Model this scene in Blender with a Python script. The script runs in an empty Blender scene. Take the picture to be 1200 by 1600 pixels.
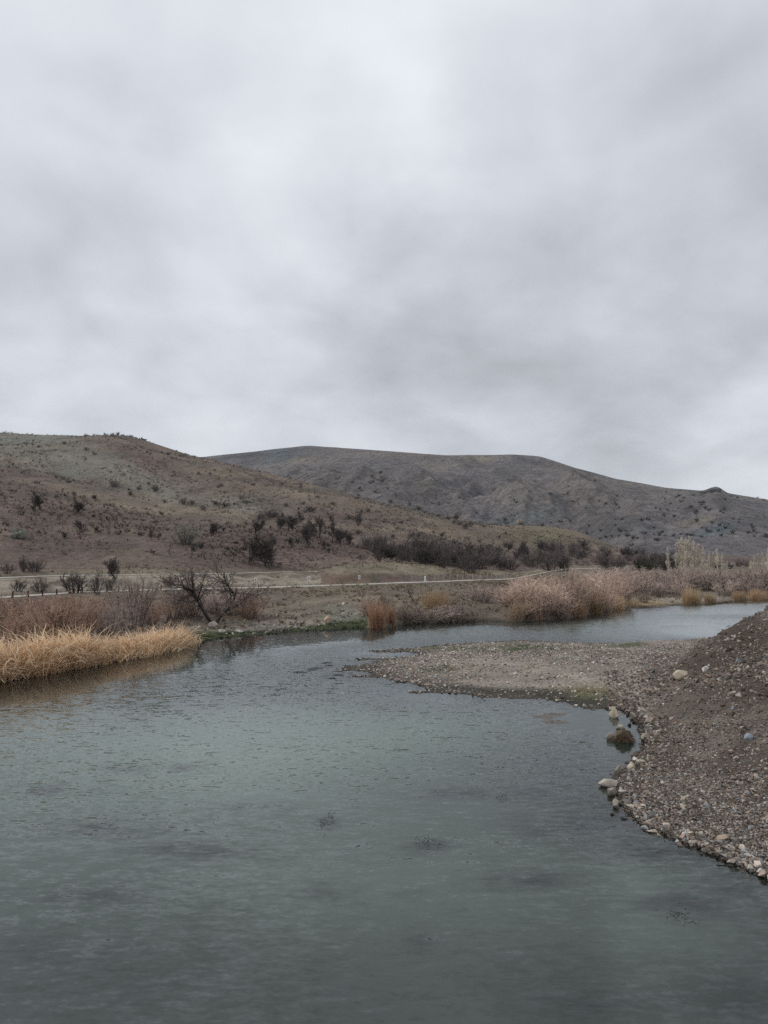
import bpy, bmesh, math, random
import numpy as np
from mathutils import Vector, Matrix

HAZE = 0.00005
SC = bpy.context.scene
COL = SC.collection
rng = np.random.default_rng(7)
random.seed(7)

# ------------------------------------------------------------------ camera
F = 1170.0            # focal length in photograph pixels (1200 x 1600)
H = 7.0               # eye height above the water
TILT = math.atan(65.0 / F)
CT, ST = math.cos(TILT), math.sin(TILT)
cam_d = bpy.data.cameras.new('camera')
cam = bpy.data.objects.new('camera', cam_d)
COL.objects.link(cam)
cam.location = (0, 0, H)
cam.rotation_euler = (math.radians(90) + TILT, 0, 0)
cam_d.sensor_fit = 'VERTICAL'
cam_d.sensor_height = 36.0
cam_d.lens = F / 1600 * 36.0
cam_d.clip_start = 0.1
cam_d.clip_end = 20000
SC.camera = cam

# ------------------------------------------------------------------ sky, sun, exposure
SUN_EL, SUN_AZ = math.radians(38), math.radians(283)      # azimuth clockwise from +Y
SC.view_settings.view_transform = 'Standard'
SC.view_settings.look = 'None'
SC.view_settings.exposure = 0.0
SC.view_settings.gamma = 1.0
SC.view_settings.use_curve_mapping = False
SC.render.engine = 'CYCLES'
SC.cycles.use_denoising = False
SC.cycles.max_bounces = 5
SC.cycles.diffuse_bounces = 2
SC.cycles.glossy_bounces = 2
SC.cycles.transparent_max_bounces = 8
SC.cycles.volume_bounces = 1
SC.cycles.caustics_reflective = False
SC.cycles.caustics_refractive = False

sun_d = bpy.data.lights.new('sun', 'SUN')
sun_d.energy = 1.5
sun_d.angle = math.radians(14)
sun_d.color = (1.0, 0.96, 0.9)
sun = bpy.data.objects.new('sun', sun_d)
COL.objects.link(sun)
sdir = Vector((math.sin(SUN_AZ) * math.cos(SUN_EL), math.cos(SUN_AZ) * math.cos(SUN_EL), math.sin(SUN_EL)))
sun.rotation_euler = sdir.to_track_quat('Z', 'Y').to_euler()


def slopes(px, py):
    """a photograph pixel as the direction (X/Y, Z/Y) from the eye"""
    dx, dy = (px - 600.0) / F, (800.0 - py) / F
    den = CT - dy * ST
    return dx / den, (dy * CT + ST) / den


class NT:
    """tiny node-tree builder"""
    def __init__(s, tree):
        s.t = tree
        tree.nodes.clear()

    def n(s, kind, inputs=None, **props):
        nd = s.t.nodes.new(kind)
        for k, v in props.items():
            setattr(nd, k, v)
        for k, v in (inputs or {}).items():
            sock = nd.inputs[k]
            if hasattr(v, 'is_linked') or hasattr(v, 'links'):
                s.t.links.new(v, sock)
            else:
                sock.default_value = v
        return nd

    def math(s, op, a, b=0.0, c=None, clamp=False):
        d = {0: a, 1: b}
        if c is not None:
            d[2] = c
        return s.n('ShaderNodeMath', d, operation=op, use_clamp=clamp).outputs[0]

    def vmath(s, op, a, b=None, scale=None):
        d = {0: a}
        if b is not None:
            d[1] = b
        nd = s.n('ShaderNodeVectorMath', d, operation=op)
        if scale is not None:
            if hasattr(scale, 'links'):
                s.t.links.new(scale, nd.inputs['Scale'])
            else:
                nd.inputs['Scale'].default_value = scale
        return nd

    def ramp(s, fac, stops, interp='LINEAR'):
        nd = s.n('ShaderNodeValToRGB', {0: fac})
        cr = nd.color_ramp
        cr.interpolation = interp
        while len(cr.elements) < len(stops):
            cr.elements.new(0.5)
        for e, (p, c) in zip(cr.elements, stops):
            e.position = p
            e.color = (c, c, c, 1) if not isinstance(c, tuple) else (*c, 1)
        return nd.outputs[0]

    def maprange(s, v, a, b, c, d, smooth=False):
        return s.n('ShaderNodeMapRange', {0: v, 1: a, 2: b, 3: c, 4: d},
                   interpolation_type='SMOOTHSTEP' if smooth else 'LINEAR').outputs[0]

    def noise(s, vec, scale, detail=3.0, rough=0.5, dist=0.0):
        d = {'Scale': scale, 'Detail': detail, 'Roughness': rough, 'Distortion': dist}
        if vec is not None:
            d['Vector'] = vec
        return s.n('ShaderNodeTexNoise', d)

    def mix(s, fac, a, b, mode='MIX'):
        nd = s.n('ShaderNodeMix', data_type='RGBA', blend_type=mode, clamp_factor=True)
        for sock, v in ((nd.inputs[0], fac), (nd.inputs[6], a), (nd.inputs[7], b)):
            if hasattr(v, 'links'):
                s.t.links.new(v, sock)
            else:
                sock.default_value = v if not isinstance(v, tuple) else (*v, 1) if len(v) == 3 else v
        return nd.outputs[2]


world = bpy.data.worlds.new('World')
SC.world = world
world.use_nodes = True
world.cycles.sampling_method = 'MANUAL'
world.cycles.sample_map_resolution = 256
w = NT(world.node_tree)
tc = w.n('ShaderNodeTexCoord').outputs['Generated']
sky = w.n('ShaderNodeTexSky', sky_type='NISHITA', sun_disc=False)
sky.sun_elevation = SUN_EL
sky.sun_rotation = SUN_AZ
sky_bg = w.n('ShaderNodeBackground', {'Color': sky.outputs[0], 'Strength': 0.08})
sep = w.n('ShaderNodeSeparateXYZ', {0: tc})
zc = w.math('MAXIMUM', sep.outputs[2], 0.0)
den = w.math('ADD', zc, 0.42)
plane = w.n('ShaderNodeCombineXYZ', {0: w.math('DIVIDE', sep.outputs[0], den), 1: w.math('DIVIDE', sep.outputs[1], den)}).outputs[0]
n1 = w.noise(plane, 1.7, 7.0, 0.52, 0.35).outputs[0]
n2 = w.noise(w.vmath('ADD', plane, (7.3, 2.1, 0)).outputs[0], 4.6, 5.0, 0.46, 0.3).outputs[0]
warp = w.vmath('SCALE', w.vmath('SUBTRACT', w.noise(plane, 3.2, 4.0, 0.55).outputs[1], (0.5, 0.5, 0.5)).outputs[0], scale=0.34).outputs[0]
dirw = w.vmath('NORMALIZE', w.vmath('ADD', tc, warp).outputs[0]).outputs[0]
val = w.math('MULTIPLY_ADD', w.math('SUBTRACT', n1, 0.5), 0.52, 0.552)
val = w.math('MULTIPLY_ADD', w.math('SUBTRACT', n2, 0.5), 0.36, val)
val = w.math('MULTIPLY_ADD', w.maprange(zc, 0.0, 0.75, 0.0, 1.0), 0.13, val)
# thick and thin places in the cloud sheet, in sky directions
CLOUDS = [(540, 20, 130, .10), (650, 205, 90, .12), (420, 60, 200, .04), (400, 330, 150, .08), (1000, 365, 110, .09),
          (330, 630, 130, .10), (80, 200, 260, .05), (850, 60, 240, .03), (1190, 745, 110, .08),
          (1190, 300, 90, .05), (725, 470, 60, .05),
          (660, 520, 130, -.10), (900, 570, 240, -.07), (600, 330, 110, -.05), (160, 360, 100, -.05),
          (220, 540, 220, -.04), (1120, 240, 150, -.06), (900, 150, 150, -.03), (1060, 480, 150, -.06)]
for (cx, cy, rad, amp) in CLOUDS:
    sx, sz = slopes(cx, cy)
    v = Vector((sx, 1, sz)).normalized()
    dt = w.vmath('DOT_PRODUCT', dirw, tuple(v)).outputs['Value']
    q = 2.0 / (rad / F) ** 2
    g = w.math('POWER', math.e, w.math('MULTIPLY_ADD', dt, q, -q))
    val = w.math('MULTIPLY_ADD', g, amp, val)
ccol = w.ramp(val, [(0.0, (0.23, 0.243, 0.265)), (0.30, (0.355, 0.374, 0.40)), (0.5, (0.545, 0.575, 0.625)),
                    (0.66, (0.71, 0.742, 0.80)), (0.85, (0.88, 0.91, 0.96))])
cl_bg = w.n('ShaderNodeBackground', {'Color': ccol, 'Strength': 1.0})
mixw = w.n('ShaderNodeMixShader', {0: 0.94, 1: sky_bg.outputs[0], 2: cl_bg.outputs[0]})
w.n('ShaderNodeOutputWorld', {0: mixw.outputs[0]})

# ------------------------------------------------------------------ helpers


def _hash(ix, iy, seed):
    h = (ix.astype(np.int64) * 374761393 + iy.astype(np.int64) * 668265263 + seed * 1442695041) & 0xffffffff
    h = ((h ^ (h >> 13)) * 1274126177) & 0xffffffff
    return ((h ^ (h >> 16)) & 0xffff) / 65535.0


def vnoise(x, y, seed=0):
    ix, iy = np.floor(x), np.floor(y)
    fx, fy = x - ix, y - iy
    fx = fx * fx * fx * (fx * (fx * 6 - 15) + 10)
    fy = fy * fy * fy * (fy * (fy * 6 - 15) + 10)
    a = _hash(ix, iy, seed); b = _hash(ix + 1, iy, seed)
    c = _hash(ix, iy + 1, seed); d = _hash(ix + 1, iy + 1, seed)
    return (a + (b - a) * fx) * (1 - fy) + (c + (d - c) * fx) * fy


def fbm(x, y, seed=0, octs=4, gain=0.5):
    s, amp, tot = 0.0, 1.0, 0.0
    for i in range(octs):
        s = s + amp * (vnoise(x * 2 ** i + 13.7 * i, y * 2 ** i - 7.1 * i, seed + i) - 0.5)
        tot += amp
        amp *= gain
    return s / tot * 2.0        # about -1 .. 1


def ridged(x, y, seed=0, octs=4):
    s, amp, tot = 0.0, 1.0, 0.0
    for i in range(octs):
        s = s + amp * (1 - 2 * np.abs(2 * vnoise(x * 2 ** i + 3.1 * i, y * 2 ** i, seed + i) - 1))
        tot += amp
        amp *= 0.5
    return s / tot


def sstep(a, b, v):
    t = np.clip((v - a) / (b - a), 0, 1)
    return t * t * (3 - 2 * t)


def project(X, Y, Z):
    """world point to photograph pixel"""
    zz = Z - H
    fwd = Y * CT + zz * ST
    up = -Y * ST + zz * CT
    return 600 + F * X / fwd, 800 - F * up / fwd


def mesh_np(name, verts, faces, cols=None, smooth=False, attrs=None):
    """one mesh from arrays; faces is an (n,3) or (n,4) array"""
    me = bpy.data.meshes.new(name)
    verts = np.ascontiguousarray(verts, dtype=np.float32)
    faces = np.ascontiguousarray(faces, dtype=np.int32)
    nf, k = faces.shape
    me.vertices.add(len(verts))
    me.vertices.foreach_set('co', verts.ravel())
    me.loops.add(nf * k)
    me.loops.foreach_set('vertex_index', faces.ravel())
    me.polygons.add(nf)
    me.polygons.foreach_set('loop_start', np.arange(0, nf * k, k, dtype=np.int32))
    me.polygons.foreach_set('loop_total', np.full(nf, k, dtype=np.int32))
    me.polygons.foreach_set('use_smooth', np.full(nf, smooth, dtype=bool))
    if cols is not None:
        at = me.attributes.new('Col', 'FLOAT_COLOR', 'POINT')
        c4 = np.ones((len(verts), 4), dtype=np.float32)
        c4[:, :3] = cols
        at.data.foreach_set('color', c4.ravel())
    for an, av in (attrs or {}).items():
        at = me.attributes.new(an, 'FLOAT', 'POINT')
        at.data.foreach_set('value', np.ascontiguousarray(av, dtype=np.float32))
    me.update()
    me.validate()
    return me


def link(name, me, mat=None, parent=None, **props):
    o = bpy.data.objects.new(name, me)
    COL.objects.link(o)
    if mat is not None and me is not None and not me.materials:
        me.materials.append(mat)
    if parent is not None:
        o.parent = parent
    for k, v in props.items():
        o[k] = v
    return o


def new_mat(name):
    m = bpy.data.materials.new(name)
    m.use_nodes = True
    return m, NT(m.node_tree)


# ------------------------------------------------------------------ materials
def mat_earth(name, speck_scale, speck_amt, grain, bump_scale, bump_dist, speck_col=(0.03, 0.026, 0.024), fine=0.25):
    m, t = new_mat(name)
    pos = t.n('ShaderNodeNewGeometry').outputs['Position']
    col = t.n('ShaderNodeAttribute', attribute_name='Col').outputs['Color']
    nA = t.noise(pos, grain, 5.0, 0.6).outputs[0]
    nB = t.noise(pos, grain * 7.0, 4.0, 0.65).outputs[0]
    k = t.math('MULTIPLY_ADD', t.math('SUBTRACT', nA, 0.5), 1.1, 1.0)
    k = t.math('MULTIPLY_ADD', t.math('SUBTRACT', nB, 0.5), fine * 3.2, k)
    c = t.vmath('SCALE', col, scale=k).outputs[0]
    sp = t.noise(pos, speck_scale, 3.0, 0.6, 0.4).outputs[0]
    spm = t.maprange(sp, 0.56, 0.66, 0.0, speck_amt, True)
    c = t.mix(spm, c, speck_col)
    sp2 = t.noise(pos, speck_scale * 1.7, 2.0, 0.6).outputs[0]
    spm2 = t.maprange(sp2, 0.57, 0.68, 0.0, speck_amt * 0.7, True)
    c2 = t.vmath('ADD', t.vmath('SCALE', c, scale=1.35).outputs[0], (0.03, 0.027, 0.022)).outputs[0]
    c = t.mix(spm2, c, c2)
    hb = t.math('ADD', t.noise(pos, bump_scale, 6.0, 0.65).outputs[0], t.math('MULTIPLY', sp, 0.6))
    bmp = t.n('ShaderNodeBump', {'Strength': 0.9, 'Distance': bump_dist, 'Height': hb})
    b = t.n('ShaderNodeBsdfPrincipled', {'Base Color': c, 'Roughness': 0.92, 'Normal': bmp.outputs[0]})
    b.inputs['Specular IOR Level'].default_value = 0.15
    t.n('ShaderNodeOutputMaterial', {0: b.outputs[0]})
    return m


def mat_attr(name, rough=0.9, grain=8.0, amt=0.5, bump=0.0, spec=0.2, rnd=0.35, glow=0.0):
    """colour from the mesh attribute, varied a little object by object"""
    m, t = new_mat(name)
    oc = t.n('ShaderNodeTexCoord').outputs['Object']
    col = t.n('ShaderNodeAttribute', attribute_name='Col').outputs['Color']
    r = t.n('ShaderNodeObjectInfo').outputs['Random']
    k = t.math('MULTIPLY_ADD', t.math('SUBTRACT', r, 0.5), rnd, 1.0)
    nz = t.noise(oc, grain, 4.0, 0.6).outputs[0]
    k = t.math('MULTIPLY_ADD', t.math('SUBTRACT', nz, 0.5), amt, k)
    c = t.vmath('SCALE', col, scale=k).outputs[0]
    b = t.n('ShaderNodeBsdfPrincipled', {'Base Color': c, 'Roughness': rough})
    b.inputs['Specular IOR Level'].default_value = spec
    if bump:
        bn = t.n('ShaderNodeBump', {'Strength': 0.8, 'Distance': bump, 'Height': nz})
        t.t.links.new(bn.outputs[0], b.inputs['Normal'])
    out = b.outputs[0]
    if glow:                                   # thin dry leaves let light through
        tl = t.n('ShaderNodeBsdfTranslucent', {'Color': c})
        out = t.n('ShaderNodeMixShader', {0: glow, 1: out, 2: tl.outputs[0]}).outputs[0]
    t.n('ShaderNodeOutputMaterial', {0: out})
    return m


def mat_plain(name, col, grain=6.0, amt=0.4, rough=0.85, bump=0.01):
    m, t = new_mat(name)
    oc = t.n('ShaderNodeTexCoord').outputs['Object']
    nz = t.noise(oc, grain, 5.0, 0.6).outputs[0]
    k = t.math('MULTIPLY_ADD', t.math('SUBTRACT', nz, 0.5), amt * 2, 1.0)
    c = t.vmath('SCALE', t.n('ShaderNodeRGB').outputs[0], scale=k)
    c.inputs[0].links[0].from_node.outputs[0].default_value = (*col, 1)
    bn = t.n('ShaderNodeBump', {'Strength': 0.6, 'Distance': bump, 'Height': nz})
    b = t.n('ShaderNodeBsdfPrincipled', {'Base Color': c.outputs[0], 'Roughness': rough, 'Normal': bn.outputs[0]})
    b.inputs['Specular IOR Level'].default_value = 0.2
    t.n('ShaderNodeOutputMaterial', {0: b.outputs[0]})
    return m


def mat_water():
    m, t = new_mat('river_water')
    pos = t.n('ShaderNodeNewGeometry').outputs['Position']
    rip = t.n('ShaderNodeAttribute', attribute_name='ripple').outputs['Fac']
    lee = t.n('ShaderNodeAttribute', attribute_name='lee').outputs['Fac']
    tur_reflect = t.n('ShaderNodeAttribute', attribute_name='turbid_reflect').outputs['Fac']
    opa = t.n('ShaderNodeAttribute', attribute_name='opacity').outputs['Fac']
    # slopes of the wind ripples, a few wavelengths laid over one another
    def slope(sx, sy, scale, amp, rot):
        mp = t.n('ShaderNodeMapping', {0: pos})
        mp.inputs['Scale'].default_value = (sx, sy, 1)
        mp.inputs['Rotation'].default_value = (0, 0, rot)
        nz = t.noise(mp.outputs[0], scale, 2.0, 0.5, 0.3).outputs[1]
        return t.vmath('SCALE', t.vmath('SUBTRACT', nz, (0.5, 0.5, 0.5)).outputs[0], scale=amp).outputs[0]
    a = slope(0.5, 1.4, 1.3, 0.13, 0.15)
    b = slope(0.5, 1.5, 4.2, 0.42, -0.1)
    c = slope(0.7, 1.3, 10.0, 0.34, 0.3)
    s = t.vmath('ADD', t.vmath('ADD', a, b).outputs[0], c).outputs[0]
    s = t.vmath('MULTIPLY', s, (0.55, 1.0, 0.0)).outputs[0]
    s = t.vmath('SCALE', s, scale=rip).outputs[0]
    s = t.vmath('ADD', s, t.vmath('SCALE', (0.0, -1.0, 0.0), scale=lee).outputs[0]).outputs[0]  # added lean toward the viewer that brightens the far water
    nrm = t.vmath('NORMALIZE', t.vmath('ADD', s, (0, 0, 1)).outputs[0]).outputs[0]
    fr = t.n('ShaderNodeFresnel', {'IOR': 1.333, 'Normal': nrm}).outputs[0]
    gl = t.n('ShaderNodeBsdfGlossy', {'Color': (0.96, 0.98, 1, 1), 'Roughness': 0.05, 'Normal': nrm})
    cl = t.noise(pos, 0.12, 3.0, 0.5).outputs[0]
    body_c = t.mix(t.math('MULTIPLY_ADD', t.math('SUBTRACT', cl, 0.5), 0.5, tur_reflect, clamp=True), (0.032, 0.037, 0.035), (0.165, 0.220, 0.178))
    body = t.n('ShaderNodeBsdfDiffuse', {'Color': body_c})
    tr = t.n('ShaderNodeBsdfTransparent', {'Color': (0.82, 0.88, 0.84, 1)})
    under = t.n('ShaderNodeMixShader', {0: opa, 1: tr.outputs[0], 2: body.outputs[0]})
    out = t.n('ShaderNodeMixShader', {0: fr, 1: under.outputs[0], 2: gl.outputs[0]})
    t.n('ShaderNodeOutputMaterial', {0: out.outputs[0]})
    return m


M_GROUND = mat_earth('bank_earth', 1.6, 0.5, 0.35, 3.0, 0.25, fine=.35)
M_HILL = mat_earth('hill_earth', 0.42, 0.6, 0.06, 0.28, 2.2, (0.055, 0.046, 0.042), fine=.4)
M_FAR = mat_earth('far_hill_earth', 0.10, 0.6, 0.013, 0.05, 20.0, (0.06, 0.057, 0.058), fine=.4)
M_GRAVEL = mat_earth('gravel_earth', 6.0, 0.6, 0.8, 6.0, 0.28, (0.05, 0.043, 0.037), 0.4)
M_ROAD = mat_plain('pale_road_dust', (0.40, 0.37, 0.325), 0.7, 0.35, 0.95, 0.03)
M_STONE = mat_attr('stone', 0.85, 9.0, 0.5, 0.02, 0.25, 0.5)
M_BARK = mat_attr('bark', 0.9, 5.0, 0.4)
M_TWIG = mat_attr('twigs', 0.9, 2.0, 0.45, rnd=0.4)
M_REED = mat_attr('dry_reed', 0.8, 1.2, 0.35, rnd=0.2, glow=0.5)
M_TUFT = mat_attr('dry_tuft', 0.95, 0.3, 0.5, rnd=0.2)
M_WATER = mat_water()
M_WOODPOST = mat_plain('weathered_post_wood', (0.035, 0.03, 0.028), 20, 0.4)
M_CONCRETE = mat_plain('pale_concrete', (0.33, 0.31, 0.285), 15, 0.25)
M_WHITE = mat_plain('white_paint', (0.72, 0.72, 0.70), 12, 0.12, 0.5, 0.002)
M_DARKMARK = mat_plain('dark_sign_paint', (0.03, 0.03, 0.035), 12, 0.1, 0.5, 0.001)
M_METAL = mat_plain('grey_post_metal', (0.24, 0.23, 0.22), 12, 0.2, 0.6, 0.002)
M_WEED = mat_plain('wet_waterweed', (0.022, 0.026, 0.018), 9, 0.5, 0.45, 0.02)
M_MUD = mat_plain('wet_mud', (0.13, 0.115, 0.10), 3, 0.35, 0.6, 0.02)

# ------------------------------------------------------------------ the lie of the land
def on_level(px, py, z=0.0):
    sx, sz = slopes(px, py)
    Y = (z - H) / sz
    return sx * Y, Y


def U(X, Y):
    return 600 + F * X / Y


UG = np.arange(-1500, 2701, 5.0)


def smooth_tab(v, sig):
    k = np.exp(-0.5 * (np.arange(-8, 9) * 5.0 / sig) ** 2)
    k /= k.sum()
    return np.convolve(np.pad(v, 8, mode='edge'), k, mode='valid')


def curve(pts, sig=14.0):
    """control points (px, py or None, depth, z) -> tables of depth and height over the azimuth"""
    us, ds, zs = [], [], []
    for px, py, Y, z in pts:
        if z is None:
            sx, sz = slopes(px, py)
            z = H + sz * Y
        elif Y is None:
            sx, sz = slopes(px, py)
            Y = (z - H) / sz
        else:
            sx = (px - 600) / F
        us.append(600 + F * sx); ds.append(Y); zs.append(z)
    return smooth_tab(np.interp(UG, us, ds), sig), smooth_tab(np.interp(UG, us, zs), sig)


SHORE = [(-700, 1230), (-400, 1150), (-150, 1095), (0, 1067), (60, 1057), (140, 1042), (220, 1029), (285, 1015), (300, 1004), (340, 998),
         (420, 991), (480, 986), (560, 981), (575, 983), (605, 981), (640, 975), (700, 972), (760, 970), (800, 972), (850, 970), (900, 965),
         (950, 957), (985, 948), (1030, 946), (1060, 944), (1110, 943), (1140, 939), (1200, 937), (1400, 931), (1900, 925)]
dA, zA = curve([(a, b, None, 0.0) for a, b in SHORE], 5.0)
lipw = np.interp(UG, [-400, 0, 280, 310, 480, 505, 560, 600, 700, 780, 850, 960, 1000, 1100, 1200], [2, 2, 2, 4, 5, 4, 4, 3, 2.5, 3, 3, 3, 4, 5, 4])
lipz = smooth_tab(np.interp(UG, [-400, 0, 280, 310, 480, 505, 560, 600, 700, 780, 850, 960, 1000, 1100, 1200],
                            [.6, .7, .6, .35, .4, .8, 1.1, 1.2, 1.4, 1.3, 1.0, .5, .35, .5, .6]), 10)
dB, zB = dA + lipw, lipz
dC, zC = curve([(-700, None, 55, 1.2), (-400, None, 60, 1.2), (0, None, 70, 1.2), (200, None, 76, .9), (330, None, 77, .75), (450, None, 90, .8), (520, None, 83, 1.5),
                (560, None, 86, 1.7), (650, None, 97, 1.6), (770, None, 108, 1.7), (850, None, 112, 1.5), (900, None, 118, 1.2),
                (1000, None, 124, .7), (1050, None, 130, .6), (1200, None, 150, .9), (1900, None, 170, 1)])
dC = np.maximum(dC, dB + 3)
ROAD_LO = [(-700, 975, None, 1.4), (-400, 955, None, 1.5), (0, 935.5, None, 1.6), (130, 926.5, None, 1.7), (253, 923, None, 1.8), (400, 919.5, None, 1.8),
           (490, 917, None, 1.9), (560, 914.5, None, 1.9), (660, 910.5, None, 2.0), (760, 907, None, 2.0), (800, 906, None, 2.0),
           (830, 900, None, 2.1), (890, 889, None, 2.4), (1000, 887.5, None, 2.4), (1050, 886.5, None, 2.5), (1100, 883.5, None, 2.8),
           (1200, 880.5, None, 3.0), (1500, 878, None, 3.0), (2000, 878, None, 3.0)]
dD, zD = curve(ROAD_LO, 10)
dC = np.minimum(dC, dD - 4)
roadw = np.interp(UG, [0, 400, 800, 900, 1200], [3.2, 3.8, 4.0, 6.5, 8])
dE, zE = dD + roadw, zD + 0.03
dF, zF = dE + 1.6, zE + 0.1
dG, zG = curve([(-700, 925, None, 3.2), (-400, 917, None, 3.2), (0, 904, None, 3.4), (100, 900.5, None, 3.5), (230, 898.8, None, 3.6), (330, 897.5, None, 3.6),
                (400, 895.5, None, 3.6), (470, 893.8, None, 3.6), (495, None, 137, 3.6), (530, None, 127, 3.5), (600, None, 133, 3.5), (700, None, 142.5, 3.2),
                (760, None, 149, 2.86), (800, None, 152, 2.6), (830, None, 174, 2.4), (890, None, 238, 2.6), (1000, None, 253, 2.6),
                (1100, None, 280, 2.9), (1200, None, 318, 3.2), (2000, None, 372, 3.2)], 9)
dG = np.maximum(dG, dF + 1.2)
dH, zH = curve([(-700, None, 100, 3.3), (470, None, 100, 3.6), (495, None, 100, 3.6), (512, 887, 139, None), (540, 882.5, 140, None), (600, 879.5, 147, None), (640, 881, 151, None),
                (700, 886, 157, None), (760, 892, 163, None), (800, 896, 168, None), (830, None, 186, 2.6), (890, None, 248, 2.8),
                (1000, None, 263, 2.8), (1100, None, 292, 3), (1200, None, 332, 3.3), (2000, None, 402, 3.3)], 7)
lefthand = UG < 498
dH = np.where(lefthand, dG + 4.0, np.maximum(dH, dG + 3.0))
zH = np.where(lefthand, zG + 0.03, zH)
dI = dH + 5
zI = zH + np.interp(UG, [-400, 470, 520, 640, 800, 900], [.9, .7, -.5, -.7, 0, .1])
dL, zL = curve([(-700, 670, 320, None), (-400, 690, 290, None), (0, 722, 260, None), (80, 737, 255, None), (187, 767, 245, None), (267, 793, 235, None),
                (397, 811, 225, None), (450, 821, 222, None), (500, 836, 215, None), (560, 852, 208, None), (640, 866, 203, None),
                (700, 873, 203, None), (760, 879, 210, None), (830, None, 230, 3.4), (890, None, 270, 3.3), (1000, None, 300, 3.2),
                (1200, None, 380, 3.5), (2000, None, 460, 3.5)])
dL = np.maximum(dL, dI + 8)
dM = dL + 32
zM = zL + np.interp(UG, [-400, 0, 250, 330, 420, 500, 600, 700, 800, 900, 1200], [-3, -5, -5, -4, -2, 1.0, 4, 3, 2, .5, .2])
dO, zO = curve([(-700, 640, 540, None), (-400, 655, 520, None), (0, 672.5, 500, None), (60, 675.5, 500, None), (130, 677, 505, None), (170, 674.5, 508, None), (205, 676, 510, None),
                (232, 685, 500, None), (300, 708, 480, None), (400, 731, 450, None), (500, 756, 420, None), (600, 784, 395, None),
                (667, 798, 385, None), (720, 812, 400, None), (760, 818, 425, None), (800, 819, 440, None), (860, 820.5, 445, None), (900, 828, 430, None), (950, 849, 400, None),
                (1000, 866, 380, None), (1100, 874, 400, None), (1200, 876, 420, None), (2000, 876, 480, None)], 9)
dO = np.maximum(dO, dM + 15)
dP = dO + np.interp(UG, [700, 1000], [90, 30])
zP = np.maximum(zO * np.interp(UG, [0, 700, 950], [0.8, .7, .97]), 2.5)
dQ = np.maximum(dP + 25, np.interp(UG, [0, 900, 1000, 1200], [690, 640, 500, 490]))
zQ = np.interp(UG, [0, 700, 900, 1000, 1200], [14, 10, 7, 5, 5])
dT, zT = curve([(-700, 720, 1500, None), (200, 716, 1500, None), (310, 710, 1500, None), (400, 700, 1500, None), (480, 691, 1520, None), (560, 697, 1500, None),
                (650, 704, 1480, None), (700, 707.5, 1450, None), (800, 706, 1400, None), (845, 709, 1380, None), (900, 728, 1330, None),
                (960, 745, 1280, None), (1040, 760, 1200, None), (1085, 764, 1120, None), (1100, 765, 1105, None), (1106, 761.5, 1100, None), (1113, 759, 1098, None), (1126, 757.5, 1096, None), (1130, 766, 1094, None), (1140, 769, 1085, None), (1200, 779, 1050, None),
                (1400, 805, 1000, None), (2000, 840, 950, None)], 3.5)
dS = dQ + (dT - dQ) * 0.5
zS = zQ + (zT - zQ) * 0.43
FEAT = [(dA, zA), (dB, zB), (dC, zC), (dD, zD), (dE, zE), (dF, zF), (dG, zG), (dH, zH), (dI, zI), (dL, zL), (dM, zM),
        (dO, zO), (dP, zP), (dQ, zQ), (dS, zS), (dT, zT), (dT + 220, zT * 0.85), (np.full_like(UG, 2600.0), np.zeros_like(UG) - 5)]
CRESTS = [(dL, zL), (dO, zO), (dT, zT)]


def lofted(u, Y):
    z = np.zeros_like(Y)
    Dk = [np.interp(u, UG, d) for d, _ in FEAT]
    Zk = [np.interp(u, UG, q) for _, q in FEAT]
    for k in range(len(FEAT) - 1):
        m = (Y >= Dk[k]) & (Y < Dk[k + 1])
        if m.any():
            t = (Y[m] - Dk[k][m]) / np.maximum(Dk[k + 1][m] - Dk[k][m], 1e-3)
            z[m] = Zk[k][m] + (Zk[k + 1][m] - Zk[k][m]) * t
    return z, Dk


# gravel bar and right-hand bank: outline on the water plane
BAR_PX = [(1500, 1500), (1330, 1432), (1200, 1374), (1140, 1350), (1080, 1324), (1010, 1295), (985, 1278), (967, 1250), (960, 1235), (970, 1215), (988, 1193),
          (1002, 1175), (1007, 1157), (997, 1135), (982, 1116), (970, 1106), (930, 1108), (900, 1103), (860, 1094), (845, 1089), (800, 1093),
          (760, 1091), (735, 1084), (700, 1082), (660, 1075), (640, 1068), (612, 1064), (590, 1058), (565, 1050), (548, 1044), (540, 1040),
          (575, 1035), (605, 1029), (640, 1026), (655, 1021), (628, 1017), (640, 1013), (690, 1007), (740, 1004), (800, 1000), (840, 1002),
          (900, 1004), (1000, 1006), (1060, 1004), (1110, 1000), (1220, 992), (1500, 985), (2100, 985), (2600, 1100)]
BAR = np.array([on_level(a, b) for a, b in BAR_PX])


SHOALS = [(*on_level(a, b), c_, e) for a, b, c_, e in [(556, 1046, 1.2, .5), (530, 1050, .7, .3), (606, 1017, 1.7, .7), (650, 1015, 1.8, .7), (580, 1057, 1.2, .35), (505, 1043, .5, .25), (690, 1081, 2.0, .4), (590, 1030, 1.6, .5)]]


def bar_dist(X, Y):
    """signed distance to the bar's waterline, positive on land"""
    P = np.stack([X, Y], 1)
    best = np.full(len(X), 1e9)
    inside = np.zeros(len(X), bool)
    n = len(BAR)
    for i in range(n):
        a, b = BAR[i], BAR[(i + 1) % n]
        ab = b - a
        t = np.clip(((P - a) @ ab) / (ab @ ab), 0, 1)
        d = np.hypot(P[:, 0] - (a[0] + t * ab[0]), P[:, 1] - (a[1] + t * ab[1]))
        best = np.minimum(best, d)
        cond = ((a[1] > P[:, 1]) != (b[1] > P[:, 1]))
        with np.errstate(divide='ignore', invalid='ignore'):
            xi = a[0] + (P[:, 1] - a[1]) / (b[1] - a[1]) * ab[0]
        inside ^= cond & (P[:, 0] < xi)
    return np.where(inside, best, -best)


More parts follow.
